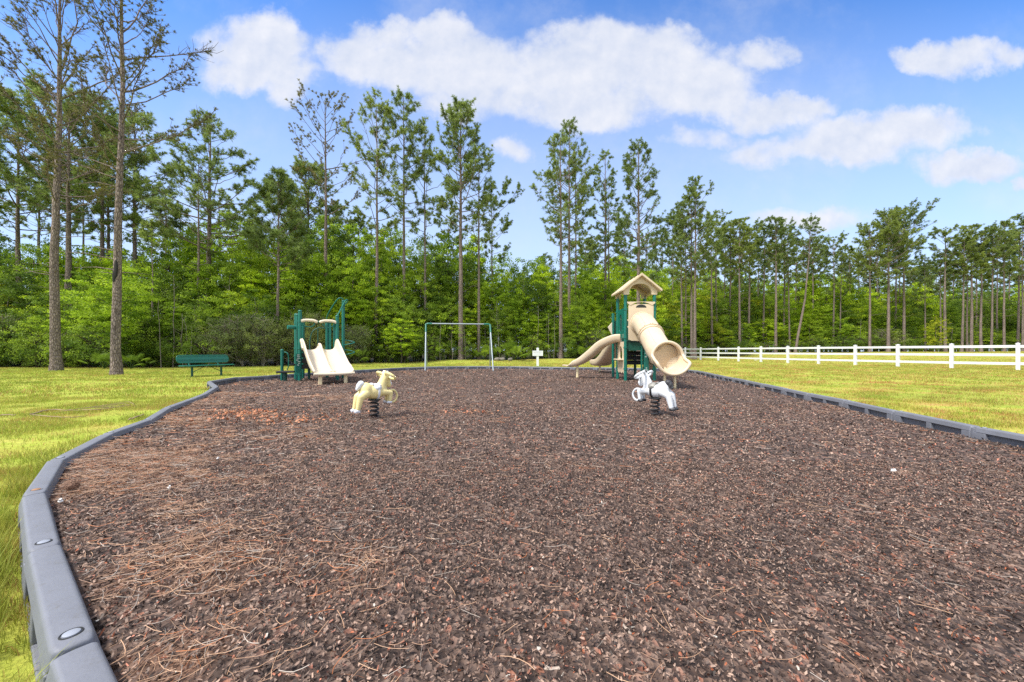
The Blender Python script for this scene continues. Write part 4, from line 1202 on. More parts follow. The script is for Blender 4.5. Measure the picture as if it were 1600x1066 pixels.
    MB().box((-2.19, 1.155, .47), (.14, .50, .05), R(12)).build('slide_lip', M_TAN, root, bevel=.02)
    tube([(-1.80, 1.02, -.1), (-1.80, 1.02, .46)], .05, 'slide_leg', M_TANPOST)
    # ---- rear slide going away from the camera
    p = spline([(.0, 1.30, DZ), (-.01, 1.6, DZ - .02), (-.02, 2.3, 1.12), (-.03, 3.2, .72), (-.05, 4.1, .42), (-.1, 4.75, .36), (-.12, 5.1, .38)], 6)
    def sec2(t): return trough(.60 + .12 * t, .26, .04)
    s = MB(); s.add(*sweep(sec2, p)); s.build('rear_slide', M_TAN, root, subs=1, angle=180)
    tube([(-.05, 4.9, -.1), (-.05, 4.9, .34)], .05, 'slide_leg', M_TANPOST)
make_tower()


# ------------------------------------------------------------------ sticks, litter
def stick(pts, r0, r1, label, name='fallen_branch', cat='branch', mat=None, twigs=()):
    P = spline(pts, 6); c = P.mean(0)
    mb = MB(); jit = rng.normal(0, r0 * .35, P.shape); mb.tube(P - [c[0], c[1], 0] + jit, np.linspace(r0, r1, len(P)), 7)
    for t in twigs:
        Q = spline(t, 4); mb.tube(Q - [c[0], c[1], 0], np.linspace(r0 * .5, r0 * .15, len(Q)), 5)
    o = mb.build(name, mat or M_WOODGREY, None); o.location = (c[0], c[1], 0); tag(o, label, cat); return o
g = lambda px, y, z=.03: at(px, y, z)
stick([g(822, 1062, .055), g(838, 1056, .06), g(856, 1046, .075), g(880, 1051, .06), g(902, 1064, .05)], .009, .006, 'bent bare twig lying on the mulch at the bottom of the view', 'twig', 'twig', plastic('pale_dead_wood', (.42, .34, .28), .8, .2, 30, .3))
stick([g(455, 1030, .05), g(478, 1028, .055), g(490, 1036, .055), g(480, 1050, .05)], .005, .003, 'small grey curved twig on straw near the lower left mulch', 'twig', 'twig')
stick([g(95, 799, .07), g(112, 797, .07), g(129, 793, .07)], .008, .005, 'short pale stick on mulch beside the left border', 'twig', 'twig', bpy.data.materials['pale_dead_wood'])
stick([g(973, 975, .05), g(985, 990, .055)], .005, .004, 'short pale chip stick in the middle foreground mulch', 'twig', 'twig', bpy.data.materials['pale_dead_wood'])
tw = [[g(210 - 8 * k, 632 + k, .05), g(200 - 14 * k, 628 + 2 * k, .09), g(185 - 20 * k, 630 + 3 * k, .06)] for k in range(6)]
stick([g(48, 648), g(75, 641, .04), g(110, 641, .03), g(150, 640, .04), g(185, 636, .05), g(215, 633, .03)], .011, .004, 'long dead branch with twigs lying on the left lawn', twigs=tw)
stick([g(50, 648), g(80, 651, .05), g(110, 652, .04), g(135, 650)], .007, .004, 'thin forked dead branch beside the long one on the left lawn')
stick([g(0, 649), g(25, 648, .04)], .010, .006, 'short dead branch at the left edge of the lawn')
stick([g(200, 656), g(212, 652, .05), g(224, 647, .04)], .012, .008, 'short tan dead branch beside the left border')
for i, (px, py, sz) in enumerate(((95, 803, .03), (264, 772, .028), (340, 722, .022), (1397, 738, .05))):
    x, y, z = at(px, py, .05); mb = MB(); rr_ = random.Random(i)
    pts = [(sz * .5 * math.cos(a) * rr_.uniform(.5, 1.2), sz * .5 * math.sin(a) * rr_.uniform(.4, 1.1)) for a in np.linspace(0, 6.28, 8)[:-1]]
    mb.prism(pts, 0, .006, 'z'); mb.box((0, 0, .012), (sz * .5, sz * .3, .012), rr_.uniform(0, 3))
    o = mb.build('litter_scrap', M_PAPER, None, bevel=.001); o.location = (x, y, float(mulch_h(x, y)) + .012); o.rotation_euler = (.3, .2, i)
    tag(o, ['white crumpled scrap beside the short stick by the left border', 'white scrap on straw in the left mulch', 'tiny white scrap on the left mulch further back', 'white paper scrap on the right side of the mulch'][i], 'litter')
# pine cone
x, y, z = at(116, 783, .05); cone = MB()
for k in range(60):
    a = k * 2.4; t = k / 60; rr0 = .028 * math.sin(math.pi * (t * .85 + .12)); cone.ball((rr0 * math.cos(a), rr0 * math.sin(a), .012 + .06 * t), (.009, .007, .004), 4)
o = cone.build('pine_cone', plastic('pine_cone', (.20, .11, .07), .8, .3, 40), None); o.location = (x, y, float(mulch_h(x, y)) + .035); o.rotation_euler = (1.4, .2, .6); tag(o, 'brown pine cone on mulch beside the left border', 'pine cone')
# white drain lid by the fence
x, y, z = at(1181, 563.2); o = MB().prism([(.22 * math.cos(a), .16 * math.sin(a)) for a in np.linspace(0, 6.28, 16)[:-1]], 0, .05, 'z').build('drain_lid', M_WHITEV, None, bevel=.01); o.location = (x, y, gh(x, y)); tag(o, 'flat white drain lid in the grass before the fence', 'drain lid')
# debris logs at the forest edge
for i, (px, w) in enumerate(((776, .5), (783, .7), (797, .45))):
    Z = 32.5 + i * .3; x = (px - 800) / F * Z; zz = gh(x, Z) + .12; mb = MB(); mb.ball((0, 0, 0), (w * .5, .2, .17), 7); mb.ball((w * .25, .05, .05), (w * .3, .2, .14), 7)
    o = mb.build('edge_stone', plastic('grey_stone_%d' % i, (.20, .18, .15), .9, .4, 12, .8), None, remesh=.05); o.location = (x, Z, zz)
    tag(o, ['left grey stone of three at the forest edge right of the swing frame', 'middle, largest grey stone of three at the forest edge', 'right grey stone of three at the forest edge, nearest the sign'][i], 'stone')

# ------------------------------------------------------------------ vegetation
def foliage_mat(name, c_lo, c_hi, trans=.35, hue=.0, var=.25):
    m, nt, b = new_mat(name)
    att = nt.nodes.new('ShaderNodeVertexColor'); att.layer_name = 'Col'
    sp = nt.nodes.new('ShaderNodeSeparateColor'); nt.links.new(att.outputs[0], sp.inputs[0])
    c = ramp(nt, sp.outputs[0], [(0, c_lo), (1, c_hi)])
    oi = nt.nodes.new('ShaderNodeObjectInfo')
    r = ramp(nt, oi.outputs['Random'], [(0, (1 - var, 1 - var * .8, 1 - var * .5)), (.5, (1, 1, 1)), (1, (1 + var * 1.1, 1 + var * .75, 1 - var * .3))])
    c = mixn(nt, 1.0, c, r, 'MULTIPLY')
    nt.links.new(c, b.inputs['Base Color']); b.inputs['Roughness'].default_value = .55; b.inputs['Specular IOR Level'].default_value = .3
    tr = nt.nodes.new('ShaderNodeBsdfTranslucent'); nt.links.new(c, tr.inputs[0])
    mx = nt.nodes.new('ShaderNodeMixShader'); mx.inputs[0].default_value = trans
    nt.links.new(b.outputs[0], mx.inputs[1]); nt.links.new(tr.outputs[0], mx.inputs[2]); nt.links.new(mx.outputs[0], nt.nodes['Material Output'].inputs[0])
    return m


def bark_mat(name, c1, c2, c3, sc=1.0):
    m, nt, b = new_mat(name)
    tc = nt.nodes.new('ShaderNodeTexCoord').outputs['Object']
    mp = nt.nodes.new('ShaderNodeMapping'); mp.inputs['Scale'].default_value = (1, 1, .28); nt.links.new(tc, mp.inputs[0])
    v = nt.nodes.new('ShaderNodeTexVoronoi'); v.feature = 'DISTANCE_TO_EDGE'; v.inputs['Scale'].default_value = 13 * sc; nt.links.new(mp.outputs[0], v.inputs['Vector'])
    plates = ramp(nt, v.outputs['Distance'], [(.0, c1), (.09, c2), (.35, c3)])
    n = nz(nt, 2.2, 6, .7, 'Object', (1, 1, .3))
    c = mixn(nt, 1.0, plates, ramp(nt, n, [(.3, (.68, .66, .66)), (.7, (1.3, 1.22, 1.15))]), 'MULTIPLY')
    nt.links.new(c, b.inputs['Base Color']); b.inputs['Roughness'].default_value = .9; b.inputs['Specular IOR Level'].default_value = .15
    bump(nt, b, v.outputs['Distance'], 1.0, .05)
    return m

M_BARK = bark_mat('pine_bark', (.06, .046, .042), (.20, .165, .155), (.36, .30, .28), 1.4)
M_BARKD = bark_mat('dark_bark', (.05, .042, .035), (.11, .09, .078), (.17, .14, .125), 2)
M_PALEBARK = bark_mat('pale_bark', (.12, .11, .09), (.26, .24, .20), (.34, .32, .27), 2)
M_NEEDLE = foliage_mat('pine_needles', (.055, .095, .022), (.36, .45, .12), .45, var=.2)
M_NEEDLE_SPARSE = foliage_mat('sparse_pine_needles', (.07, .075, .025), (.27, .25, .085), .35, var=.15)
M_LEAF_BRIGHT = foliage_mat('bright_leaves', (.12, .22, .012), (.58, .76, .05), .5)
M_LEAF_MID = foliage_mat('mid_green_leaves', (.09, .175, .014), (.49, .65, .055), .5)
M_LEAF_DARK = foliage_mat('dark_green_leaves', (.05, .105, .014), (.30, .43, .05), .45)
M_LEAF_GREY = foliage_mat('grey_olive_leaves', (.11, .14, .045), (.34, .42, .13), .5)
M_LEAF_YEL = foliage_mat('yellow_green_leaves', (.20, .26, .01), (.66, .68, .045), .5)


class Geo:
    """collects numpy geometry: tubes (quads as tris) and leaves"""
    def __init__(s): s.V = []; s.F = []; s.C = []; s.n = 0
    def put(s, V, Fc, C=None):
        V = np.asarray(V, np.float32); s.V.append(V); s.F.append(np.asarray(Fc, np.int64) + s.n); s.n += len(V)
        s.C.append(np.zeros((len(V), 3), np.float32) if C is None else np.asarray(C, np.float32))
    def mesh(s, name, smooth=False): return mesh_arrays(name, np.concatenate(s.V), np.concatenate(s.F), np.concatenate(s.C), smooth)


def limb(g, P, r, n=5):
    P = np.asarray(P, float); m = len(P); r = np.broadcast_to(r, (m,))
    T = np.gradient(P, axis=0); T /= np.linalg.norm(T, axis=1)[:, None] + 1e-9
    up = np.where(np.abs(T[:, 2:3]) < .95, np.array([[0, 0, 1.0]]), np.array([[1.0, 0, 0]]))
    up = np.repeat(up[:1], m, 0)
    A = np.cross(T, up); A /= np.linalg.norm(A, axis=1)[:, None] + 1e-9; B = np.cross(T, A)
    a = np.linspace(0, 2 * np.pi, n, endpoint=False)
    V = (P[:, None] + r[:, None, None] * (np.cos(a)[None, :, None] * A[:, None] + np.sin(a)[None, :, None] * B[:, None])).reshape(-1, 3)
    i = np.arange(m - 1)[:, None] * n; j = np.arange(n)[None]; k = (j + 1) % n
    q = np.stack([i + j, i + k, i + n + k, i + n + j], -1).reshape(-1, 4)
    g.put(V, q)


def tufts(g, P, D, K, L, w, tone, rs, spread=.75):
    """needle tufts: P positions, D directions; each K thin double-ended blades"""
    n = len(P); P = np.repeat(P, K, 0); D = np.repeat(D, K, 0); tone = np.repeat(tone, K)
    d = D + rs.normal(0, spread, (n * K, 3)); d /= np.linalg.norm(d, axis=1)[:, None]
    s = np.cross(d, rs.normal(0, 1, (n * K, 3))); s /= np.linalg.norm(s, axis=1)[:, None] + 1e-9
    l = (L * rs.uniform(.6, 1.2, n * K))[:, None]; w_ = w * rs.uniform(.7, 1.3, (n * K, 1))
    droop = np.array([0, 0, -1]) * l * .15
    V = np.stack([P - s * w_ * .4, P + s * w_ * .4, P + d * l * .65 + s * w_ * .5, P + d * l + droop, P + d * l * .65 - s * w_ * .5], 1).reshape(-1, 3)
    b = np.arange(n * K)[:, None] * 5
    Fc = np.concatenate([b + [0, 1, 2, 4], b + [4, 2, 3, 3]])
    Fc = np.concatenate([b + [0, 1, 2], b + [0, 2, 4], b + [4, 2, 3]])
    t = np.clip(tone + rs.normal(0, .14, n * K), 0, 1)
    g.put(V, Fc, np.repeat(np.stack([t, t, t], -1), 5, 0))


def pine_meshes(seed, H=20, cs=.5, W=3.2, r0=.21, nb=46, K=12, dens=1.0, lean=0., shape='round', stubs=6, needle=.28, nw=.03, up=.5, sparse=False, wander=.25, asym=None, bark_r=7, curve=None, tsz=1.0):
    """returns trunk mesh (with limbs) and crown mesh. cs: crown start fraction; W crown radius"""
    rs = np.random.default_rng(seed)
    tr = Geo(); cr = Geo()
    m = 18; hs = np.linspace(0, 1, m)
    wx = np.cumsum(rs.normal(0, wander / m, m)) + lean * hs; wy = np.cumsum(rs.normal(0, wander / m, m))
    if curve is not None: wx = np.interp(hs, curve[0], curve[1])
    wx -= wx[0]; wy -= wy[0]
    rad = r0 * (1 - .86 * hs ** 1.05); rad[0] *= 1.55; 
    P = np.stack([wx, wy, hs * H], -1); P[0, 2] = -.4
    P = np.insert(P, 1, [P[0, 0] + .0, P[0, 1], .5], 0); rad = np.insert(rad, 1, r0 * 1.12); hs2 = np.insert(hs, 1, .5 / H)
    limb(tr, P, rad, bark_r)
    trunk_at = lambda t: np.array([np.interp(t * H, P[:, 2], P[:, 0]), np.interp(t * H, P[:, 2], P[:, 1]), t * H])
    TP = []; TD = []; TT = []
    ph = rs.uniform(0, 6.28)
    for b in range(nb):
        u = (b + rs.uniform(0, 1)) / nb; u = u ** .9
        t = cs + (1 - cs) * u * .985
        az = ph + b * 2.4 + rs.normal(0, .35)
        if shape == 'round': pr = (1 - u ** 2.6) ** .55 * (.62 + .38 * min(1, u / .3))
        elif shape == 'cone': pr = (1 - u ** 1.5) ** .7 * .95 + .10
        elif shape == 'flat': pr = .35 + .85 * u if u < .75 else 1.0 - (u - .75) * 1.8
        else: pr = (.8 if u < .35 else 1) * (1 - u ** 2.0) ** .5 + .05
        L = W * max(.2, pr) * rs.uniform(.65, 1.2)
        if asym is not None: L *= 1 + asym[1] * math.cos(az - asym[0])
        el = (.02 + up * (.45 + u * 1.6)) + rs.normal(0, .14)
        a = trunk_at(t); k = 7; q = np.linspace(0, 1, k)
        dh = np.array([math.cos(az), math.sin(az), 0]); sd_ = np.array([-math.sin(az), math.cos(az), 0])
        bend = rs.normal(0, .18); upc = rs.uniform(.1, .55)
        B = a + dh * (q * L * math.cos(el))[:, None] + np.array([0, 0, 1]) * ((q * math.sin(el) + q ** 2 * upc) * L * .8)[:, None] + sd_ * (q ** 2 * bend * L)[:, None] + rs.normal(0, .025 * L, (k, 3)) * q[:, None]
        br = max(.012, .10 * r0 / .21 * (L / W) * (1 - t) ** .25 * .55)
        limb(tr, B, br * (1 - .8 * q) + .004, 4)
        bare = rs.random() < .12
        nt_ = int(max(3, round(L * 4.5 * dens)))
        for _ in range(nt_):
            s = rs.uniform(.42, 1.0) ** .7; c0 = np.array([np.interp(s, q, B[:, i]) for i in range(3)])
            ta = az + rs.normal(0, .9); tl = rs.uniform(.3, .95) * (.45 + .22 * L / 2)
            te = rs.uniform(.05, 1.25)
            dv = np.array([math.cos(ta) * math.cos(te), math.sin(ta) * math.cos(te), math.sin(te)])
            e = c0 + dv * tl; mid = (c0 + e) / 2 + rs.normal(0, .04, 3)
            limb(tr, [c0, mid, e], [.012, .009, .005], 3)
            if bare and rs.random() < .75: continue
            for f in ((1.0, .5) if sparse else (1.0, .55)):
                if sparse and rs.random() < .25: continue
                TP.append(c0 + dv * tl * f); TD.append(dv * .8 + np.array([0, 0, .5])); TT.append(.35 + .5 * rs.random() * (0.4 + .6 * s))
        TP.append(B[-1]); TD.append(B[-1] - B[-2] + np.array([0, 0, .1])); TD[-1] = TD[-1] / np.linalg.norm(TD[-1]); TT.append(.8)
    for _ in range(stubs):
        t = rs.uniform(cs * .45, cs); a = trunk_at(t); az = rs.uniform(0, 6.28); L = rs.uniform(.4, 2.0)
        B = [a, a + np.array([math.cos(az), math.sin(az), .15]) * L * .5, a + np.array([math.cos(az), math.sin(az), .05 + rs.uniform(-.2, .3)]) * L]
        limb(tr, B, [.025, .016, .005], 4)
    tp = trunk_at(1); TP.append(tp); TD.append(np.array([0, 0, 1.])); TT.append(.9)
    TP = np.array(TP); TD = np.array(TD); TT = np.array(TT)
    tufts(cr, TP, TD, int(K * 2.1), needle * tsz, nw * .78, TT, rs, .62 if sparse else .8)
    return tr.mesh('pine_trunk', True), cr.mesh('pine_crown')


def leafy_meshes(seed, H=8, W=2.4, base=.15, nclump=150, per=60, leaf=.11, stems=1, layered=.5, open_=.2, twiggy=0, r0=.09, aspect='oval'):
    rs = np.random.default_rng(seed); tr = Geo(); cr = Geo()
    for s in range(stems):
        az = rs.uniform(0, 6.28); sp = 0 if stems == 1 else rs.uniform(.1, .45) * W
        k = 8; q = np.linspace(0, 1, k)
        P = np.stack([np.cos(az) * sp * q ** 1.3 + np.cumsum(rs.normal(0, .05, k)), np.sin(az) * sp * q ** 1.3 + np.cumsum(rs.normal(0, .05, k)), q * H * rs.uniform(.8, .96)], -1); P[0, 2] = -.3
        limb(tr, P, r0 * (1 - .85 * q) + .008, 6)
        for b in range(14):
            t = rs.uniform(max(base, .1), .95); a = np.array([np.interp(t, q, P[:, i]) for i in range(3)]); az2 = rs.uniform(0, 6.28)
            L = W * rs.uniform(.4, .85) * (1.1 - t * .6); d = np.array([math.cos(az2), math.sin(az2), rs.uniform(.2, .9)])
            limb(tr, [a, a + d * L * .5 + rs.normal(0, .06, 3), a + d * L * np.array([1, 1, 1.2])], [.03 * H / 8 + .004, .018, .006], 4)
    for b in range(twiggy):
        az = rs.uniform(0, 6.28); z0 = rs.uniform(0, .5) * H; L = rs.uniform(.6, 1.3) * W * .8
        a = np.array([rs.normal(0, W * .25), rs.normal(0, W * .25), z0]); d = np.array([math.cos(az), math.sin(az), rs.uniform(.3, 1.4)]); d /= np.linalg.norm(d)
        limb(tr, [a, a + d * L * .5 + rs.normal(0, .1, 3), a + d * L + rs.normal(0, .15, 3)], [.014, .010, .004], 3)
    # clump centres through the crown volume, more toward the outside
    C = []; tries = 0
    nb_ = rs.integers(4, 7); lob = [(rs.uniform(0, 6.28), rs.uniform(.2, .9), rs.uniform(.15, .45)) for _ in range(nb_)]
    while len(C) < nclump and tries < nclump * 30:
        tries += 1
        d = rs.normal(0, 1, 3); d /= np.linalg.norm(d); r = rs.uniform(.25, 1) ** .5
        az = math.atan2(d[1], d[0]); u = (d[2] * r + 1) / 2
        bump_ = 1 + sum(a_ * math.exp(-((((az - p + math.pi) % (2 * math.pi)) - math.pi) / .6) ** 2 - ((u - h_) / .22) ** 2) for p, h_, a_ in lob) - open_ * rs.random()
        ww = W * bump_ * (1 if aspect == 'oval' else (1.15 - .75 * u) if aspect == 'cone' else (.55 + .6 * u))
        C.append([d[0] * r * ww, d[1] * r * ww, H * (base + (1 - base) * u) * (1 + .07 * (bump_ - 1))])
    C = np.array(C); n = len(C)
    sz = rs.uniform(.22, .55, n) * (W / 2.4) ** .5
    P = np.repeat(C, per, 0); S = np.repeat(sz, per); N = n * per
    off = rs.normal(0, 1, (N, 3)); off /= np.linalg.norm(off, axis=1)[:, None]; off *= (rs.random(N) ** .5)[:, None] * S[:, None]; off[:, 2] *= (1 - layered * .72)
    # sprays droop outward
    P = P + off; P[:, 2] -= (np.hypot(off[:, 0], off[:, 1]) ** 2) * .5 * layered
    nr = rs.normal(0, .6, (N, 3)) + np.array([0, 0, .38]) + off * 1.0; nr /= np.linalg.norm(nr, axis=1)[:, None]
    a = np.cross(nr, rs.normal(0, 1, (N, 3))); a /= np.linalg.norm(a, axis=1)[:, None] + 1e-9; b = np.cross(nr, a)
    l = leaf * rs.uniform(.6, 1.3, N)[:, None]
    V = np.stack([P - a * l * .5, P + b * l * .28 + a * l * .05, P + a * l * .5, P - b * l * .28 + a * l * .05], 1).reshape(-1, 3)
    V[:, 2] = np.maximum(V[:, 2], .02)
    Fc = np.arange(N)[:, None] * 4 + [0, 1, 2, 3]
    tone = np.clip(np.repeat(rs.uniform(0, .95, n), per) + rs.normal(0, .14, N), 0, 1)
    cr.put(V, Fc, np.repeat(np.stack([tone] * 3, -1), 4, 0))
    return tr.mesh('stem', True), cr.mesh('leaves')


def plant(name, meshes, mats, loc, rz, sc, label, cat, group=None, parts=('trunk', 'crown')):
    root = empty(name, loc, rz, label, cat, group)
    root.scale = sc if not isinstance(sc, (int, float)) else (sc, sc, sc)
    for me, m, pn in zip(meshes, mats, parts):
        if not me.materials: me.materials.append(m)
        o = bpy.data.objects.new(pn, me); COL.objects.link(o); o.parent = root
    return root


def spot(px, Z): x = (px - 800) / F * Z; return x, Z, gh(x, Z)
def height_for(ytop, Z, h): return (HZ - ytop) * Z / F + CH - h

# ---- the pines one can tell apart: (px at base, distance, y of the top, crown radius m, crown start, shape, extra, label)
HERO = [
    (88, 19.2, -75, 3.6, .36, 'open', dict(nb=52, r0=.205, K=12, dens=1.9, sparse=True, needle=.15, nw=.018, up=.75, stubs=9, bark_r=14, wander=.5, lean=.10), 'leftmost tall bare-limbed pine standing on the left lawn, grey trunk, thin tufts'),
    (182, 15.6, -120, 3.4, .42, 'open', dict(nb=46, r0=.165, K=12, dens=2.1, sparse=True, needle=.13, nw=.016, up=.62, stubs=8, bark_r=14, wander=.3, lean=.25), 'bare-limbed lawn pine with a black scar on its trunk, nearer the bench'),
    (105, 26, 165, 4.4, .55, 'round', dict(nb=60, r0=.23, K=14, dens=1.2, up=.4), 'dense pine just behind the leftmost lawn pine, broad needle crown'),
    (30, 28, 190, 3.4, .5, 'round', dict(nb=46, K=13), 'dark pine at the left edge of the photo behind the lawn pines'),
    (158, 29, 170, 3.0, .5, 'round', dict(nb=44, K=13), 'pine between the two lawn pines, crown crossing both of their trunks'),
    (168, 30, 205, 2.6, .5, 'round', dict(nb=38, K=12, r0=.17), 'thinner pine close behind the scarred lawn pine'),
    (210, 30, 185, 3.0, .5, 'round', dict(nb=44, K=13), 'pine just right of the scarred lawn pine, behind the undergrowth'),
    (238, 24.5, 352, .8, .8, 'cone', dict(nb=12, r0=.07, K=14, stubs=2, needle=.28), 'young pole-thin pine with a small tufted top between lawn pine and bench'),
    (325, 27.5, 188, 3.4, .44, 'cone', dict(nb=54, r0=.24, K=12, dens=1.0, up=.35), 'tall pine with long level limbs above the bench'),
    (309, 26, 250, 2.0, .55, 'open', dict(nb=22, r0=.13, K=9, dens=.7), 'slender thin-crowned pine just left of the long-limbed pine above the bench'),
    (434, 26, 272, 1.9, .48, 'cone', dict(nb=46, r0=.12, K=18, dens=1.3, needle=.32), 'young bushy pine behind the small play structure, pale needles'),
    (482, 36, 262, 3.3, .4, 'round', dict(nb=70, r0=.2, K=16, dens=1.2), 'round-topped dark pine behind the small play structure'),
    (508, 30, 158, 3.4, .55, 'open', dict(nb=34, r0=.19, K=10, dens=.85, up=.5, sparse=True, needle=.2), 'tall thin-crowned pine rising above the small play structure, limbs reaching left'),
    (588, 31, 165, 2.7, .5, 'open', dict(nb=42, r0=.17, K=12, dens=.95, up=.5), 'tall pine left of the swing frame, over the yellow horse'),
    (631, 33, 150, 2.5, .5, 'round', dict(nb=52, r0=.18, K=14, dens=1.0, up=.45), 'tallest pine left of the swing frame, narrow dense crown'),
    (665, 34, 198, 2.1, .48, 'open', dict(nb=36, r0=.14, K=12, dens=.9), 'slim pine directly above the left leg of the swing frame'),
    (720, 33, 170, 3.1, .50, 'round', dict(nb=62, r0=.235, K=16, dens=1.1, up=.62), 'thick pine seen through the swing frame, broad rounded crown'),
    (748, 34, 232, 2.2, .50, 'open', dict(nb=34, r0=.15, K=11, dens=.9), 'thinner pine seen through the swing frame, right of the thick one'),
    (769, 42, 318, 2.7, .62, 'flat', dict(nb=30, r0=.15, K=16, dens=1.1, asym=(0, .3)), 'flat-topped windswept pine right of the swing frame'),
    (876, 36, 215, 2.5, .48, 'open', dict(nb=40, r0=.20, K=12, dens=.95, stubs=10), 'pale-trunked tall pine between the sign and the slide tower'),
    (889, 39, 196, 2.6, .48, 'round', dict(nb=52, r0=.2, K=13, dens=1.0), 'tallest pine between the sign and the slide tower'),
    (899, 41, 245, 2.4, .45, 'round', dict(nb=42, r0=.15, K=13), 'third pine of the cluster right of the sign'),
    (946, 44, 238, 2.0, .45, 'open', dict(nb=40, r0=.2, K=12, dens=.95), 'pine left of the tower roof with a narrow dark crown'),
    (951, 45, 282, 1.7, .5, 'round', dict(nb=30, r0=.15, K=12), 'shorter twin of the pine left of the tower roof'),
    (998, 37, 224, 2.3, .36, 'round', dict(nb=66, r0=.24, K=15, dens=1.1), 'thick pine directly behind the tower roof, dense crown'),
    (1066, 49, 318, 1.9, .45, 'round', dict(nb=36, r0=.15, K=12), 'left small pine of the cluster right of the tower'),
    (1071, 52, 330, 1.9, .45, 'open', dict(nb=32, r0=.14, K=12), 'second small pine of the cluster right of the tower'),
    (1081, 48, 300, 2.4, .42, 'round', dict(nb=46, r0=.18, K=13), 'left twin of the tall pine pair right of the tower'),
    (1086, 47, 282, 2.8, .44, 'round', dict(nb=56, r0=.21, K=13, dens=1.0), 'tallest pine right of the tower, wide crown'),
    (1243, 58, 346, 2.3, .68, 'round', dict(nb=34, r0=.2, K=12, curve=([0, .12, .4, .7, 1], [0, .35, 1.5, 2.1, 2.4]), stubs=2), 'leaning curved pine beyond the fence with an orange stain at its foot'),
    (1359, 58, 356, 2.6, .58, 'round', dict(nb=42, r0=.19, K=14, dens=1.0), 'left pine of the tall rounded group beyond the fence'),
    (1388, 58, 336, 3.4, .50, 'round', dict(nb=64, r0=.24, K=14, dens=1.1), 'tallest pine of the rounded group beyond the fence'),
    (1413, 60, 342, 3.8, .55, 'flat', dict(nb=64, r0=.22, K=14, dens=1.15, asym=(0, .1)), 'broad-crowned right pine of the rounded group beyond the fence'),
    (1477, 60, 365, 2.2, .66, 'flat', dict(nb=30, r0=.22, K=14, dens=1.0), 'straight pine with a small flat crown right of the rounded group'),
]
for i, (px, Z, yt, W, cs, shp, kw, lab) in enumerate(HERO):
    x, y, h = spot(px, Z); H = height_for(yt, Z, h)
    me = pine_meshes(100 + i, H=H, cs=cs, W=W * (1.0 if kw.get('sparse') else 1.12), shape=shp, **{**dict(nw=.03 if Z < 40 else .036), **kw})
    r = plant('pine_tree', me, (M_BARK if i not in (11, 18) else M_BARKD, M_NEEDLE_SPARSE if kw.get('sparse') else M_NEEDLE), (x, y, h - .05), 0, 1, lab, 'pine tree', 'tall pines with their own outline')
    if i == 1:   # black resin scar
        z0 = 4.25; mb = MB(); mb.ball((.10, -.115, z0 + .25), (.09, .045, .42), 8); mb.ball((.03, -.125, z0 - .1), (.08, .04, .30), 8)
        mb.build('bark_scar', plastic('black_scar', (.015, .013, .012), .9, .3, 20, .6), r, remesh=.03)

# ---- prototypes for the repeated stands
ZN = [(-100, 'beyond the left edge of the lawn'), (30, 'left of the leftmost lawn pine'), (130, 'between the two lawn pines'), (205, 'right of the scarred lawn pine'), (255, 'halfway from lawn pine to bench'), (300, 'above the left end of the bench'),
      (345, 'above the right end of the bench'), (400, 'between bench and small play structure'), (450, 'over the step pad of the small structure'), (500, 'behind the cream double slide'), (550, 'right of the small play structure'), (610, 'left of the swing frame'),
      (680, 'through the left of the swing frame'), (745, 'through the right of the swing frame'), (795, 'between swing frame and sign'), (840, 'behind the sign'), (900, 'between sign and slide tower'), (955, 'left of the tower roof'), (1010, 'behind the tower roof'),
      (1060, 'behind the tube slide mouth'), (1110, 'at the left end of the fence'), (1165, 'right of the tall twin pines'), (1215, 'just left of the leaning pine'), (1265, 'just right of the leaning pine'), (1315, 'left of the rounded pine group'), (1370, 'under the rounded pine group'),
      (1430, 'right of the rounded pine group'), (1490, 'at the left of the right-hand stand'), (1545, 'amid the right-hand stand'), (1590, 'at the right edge of the fence view'), (1700, 'past the right edge')]
def zone(px): return min(ZN, key=lambda t: abs(t[0] - px))[1]
PINES = [pine_meshes(300, 20, .58, 2.5, .19, 40, 15, 1.2, shape='round', nw=.04), pine_meshes(301, 20, .55, 2.2, .17, 38, 15, 1.1, shape='open', nw=.04),
         pine_meshes(302, 20, .62, 2.6, .19, 34, 14, 1.0, shape='flat', nw=.04), pine_meshes(303, 20, .52, 2.0, .15, 40, 14, 1.1, shape='cone', nw=.03, lean=.4),
         pine_meshes(304, 20, .60, 2.4, .18, 36, 15, 1.2, shape='round', nw=.03, lean=-.3, asym=(1, .4)), pine_meshes(305, 20, .66, 2.4, .16, 32, 16, 1.2, shape='flat', nw=.04)]
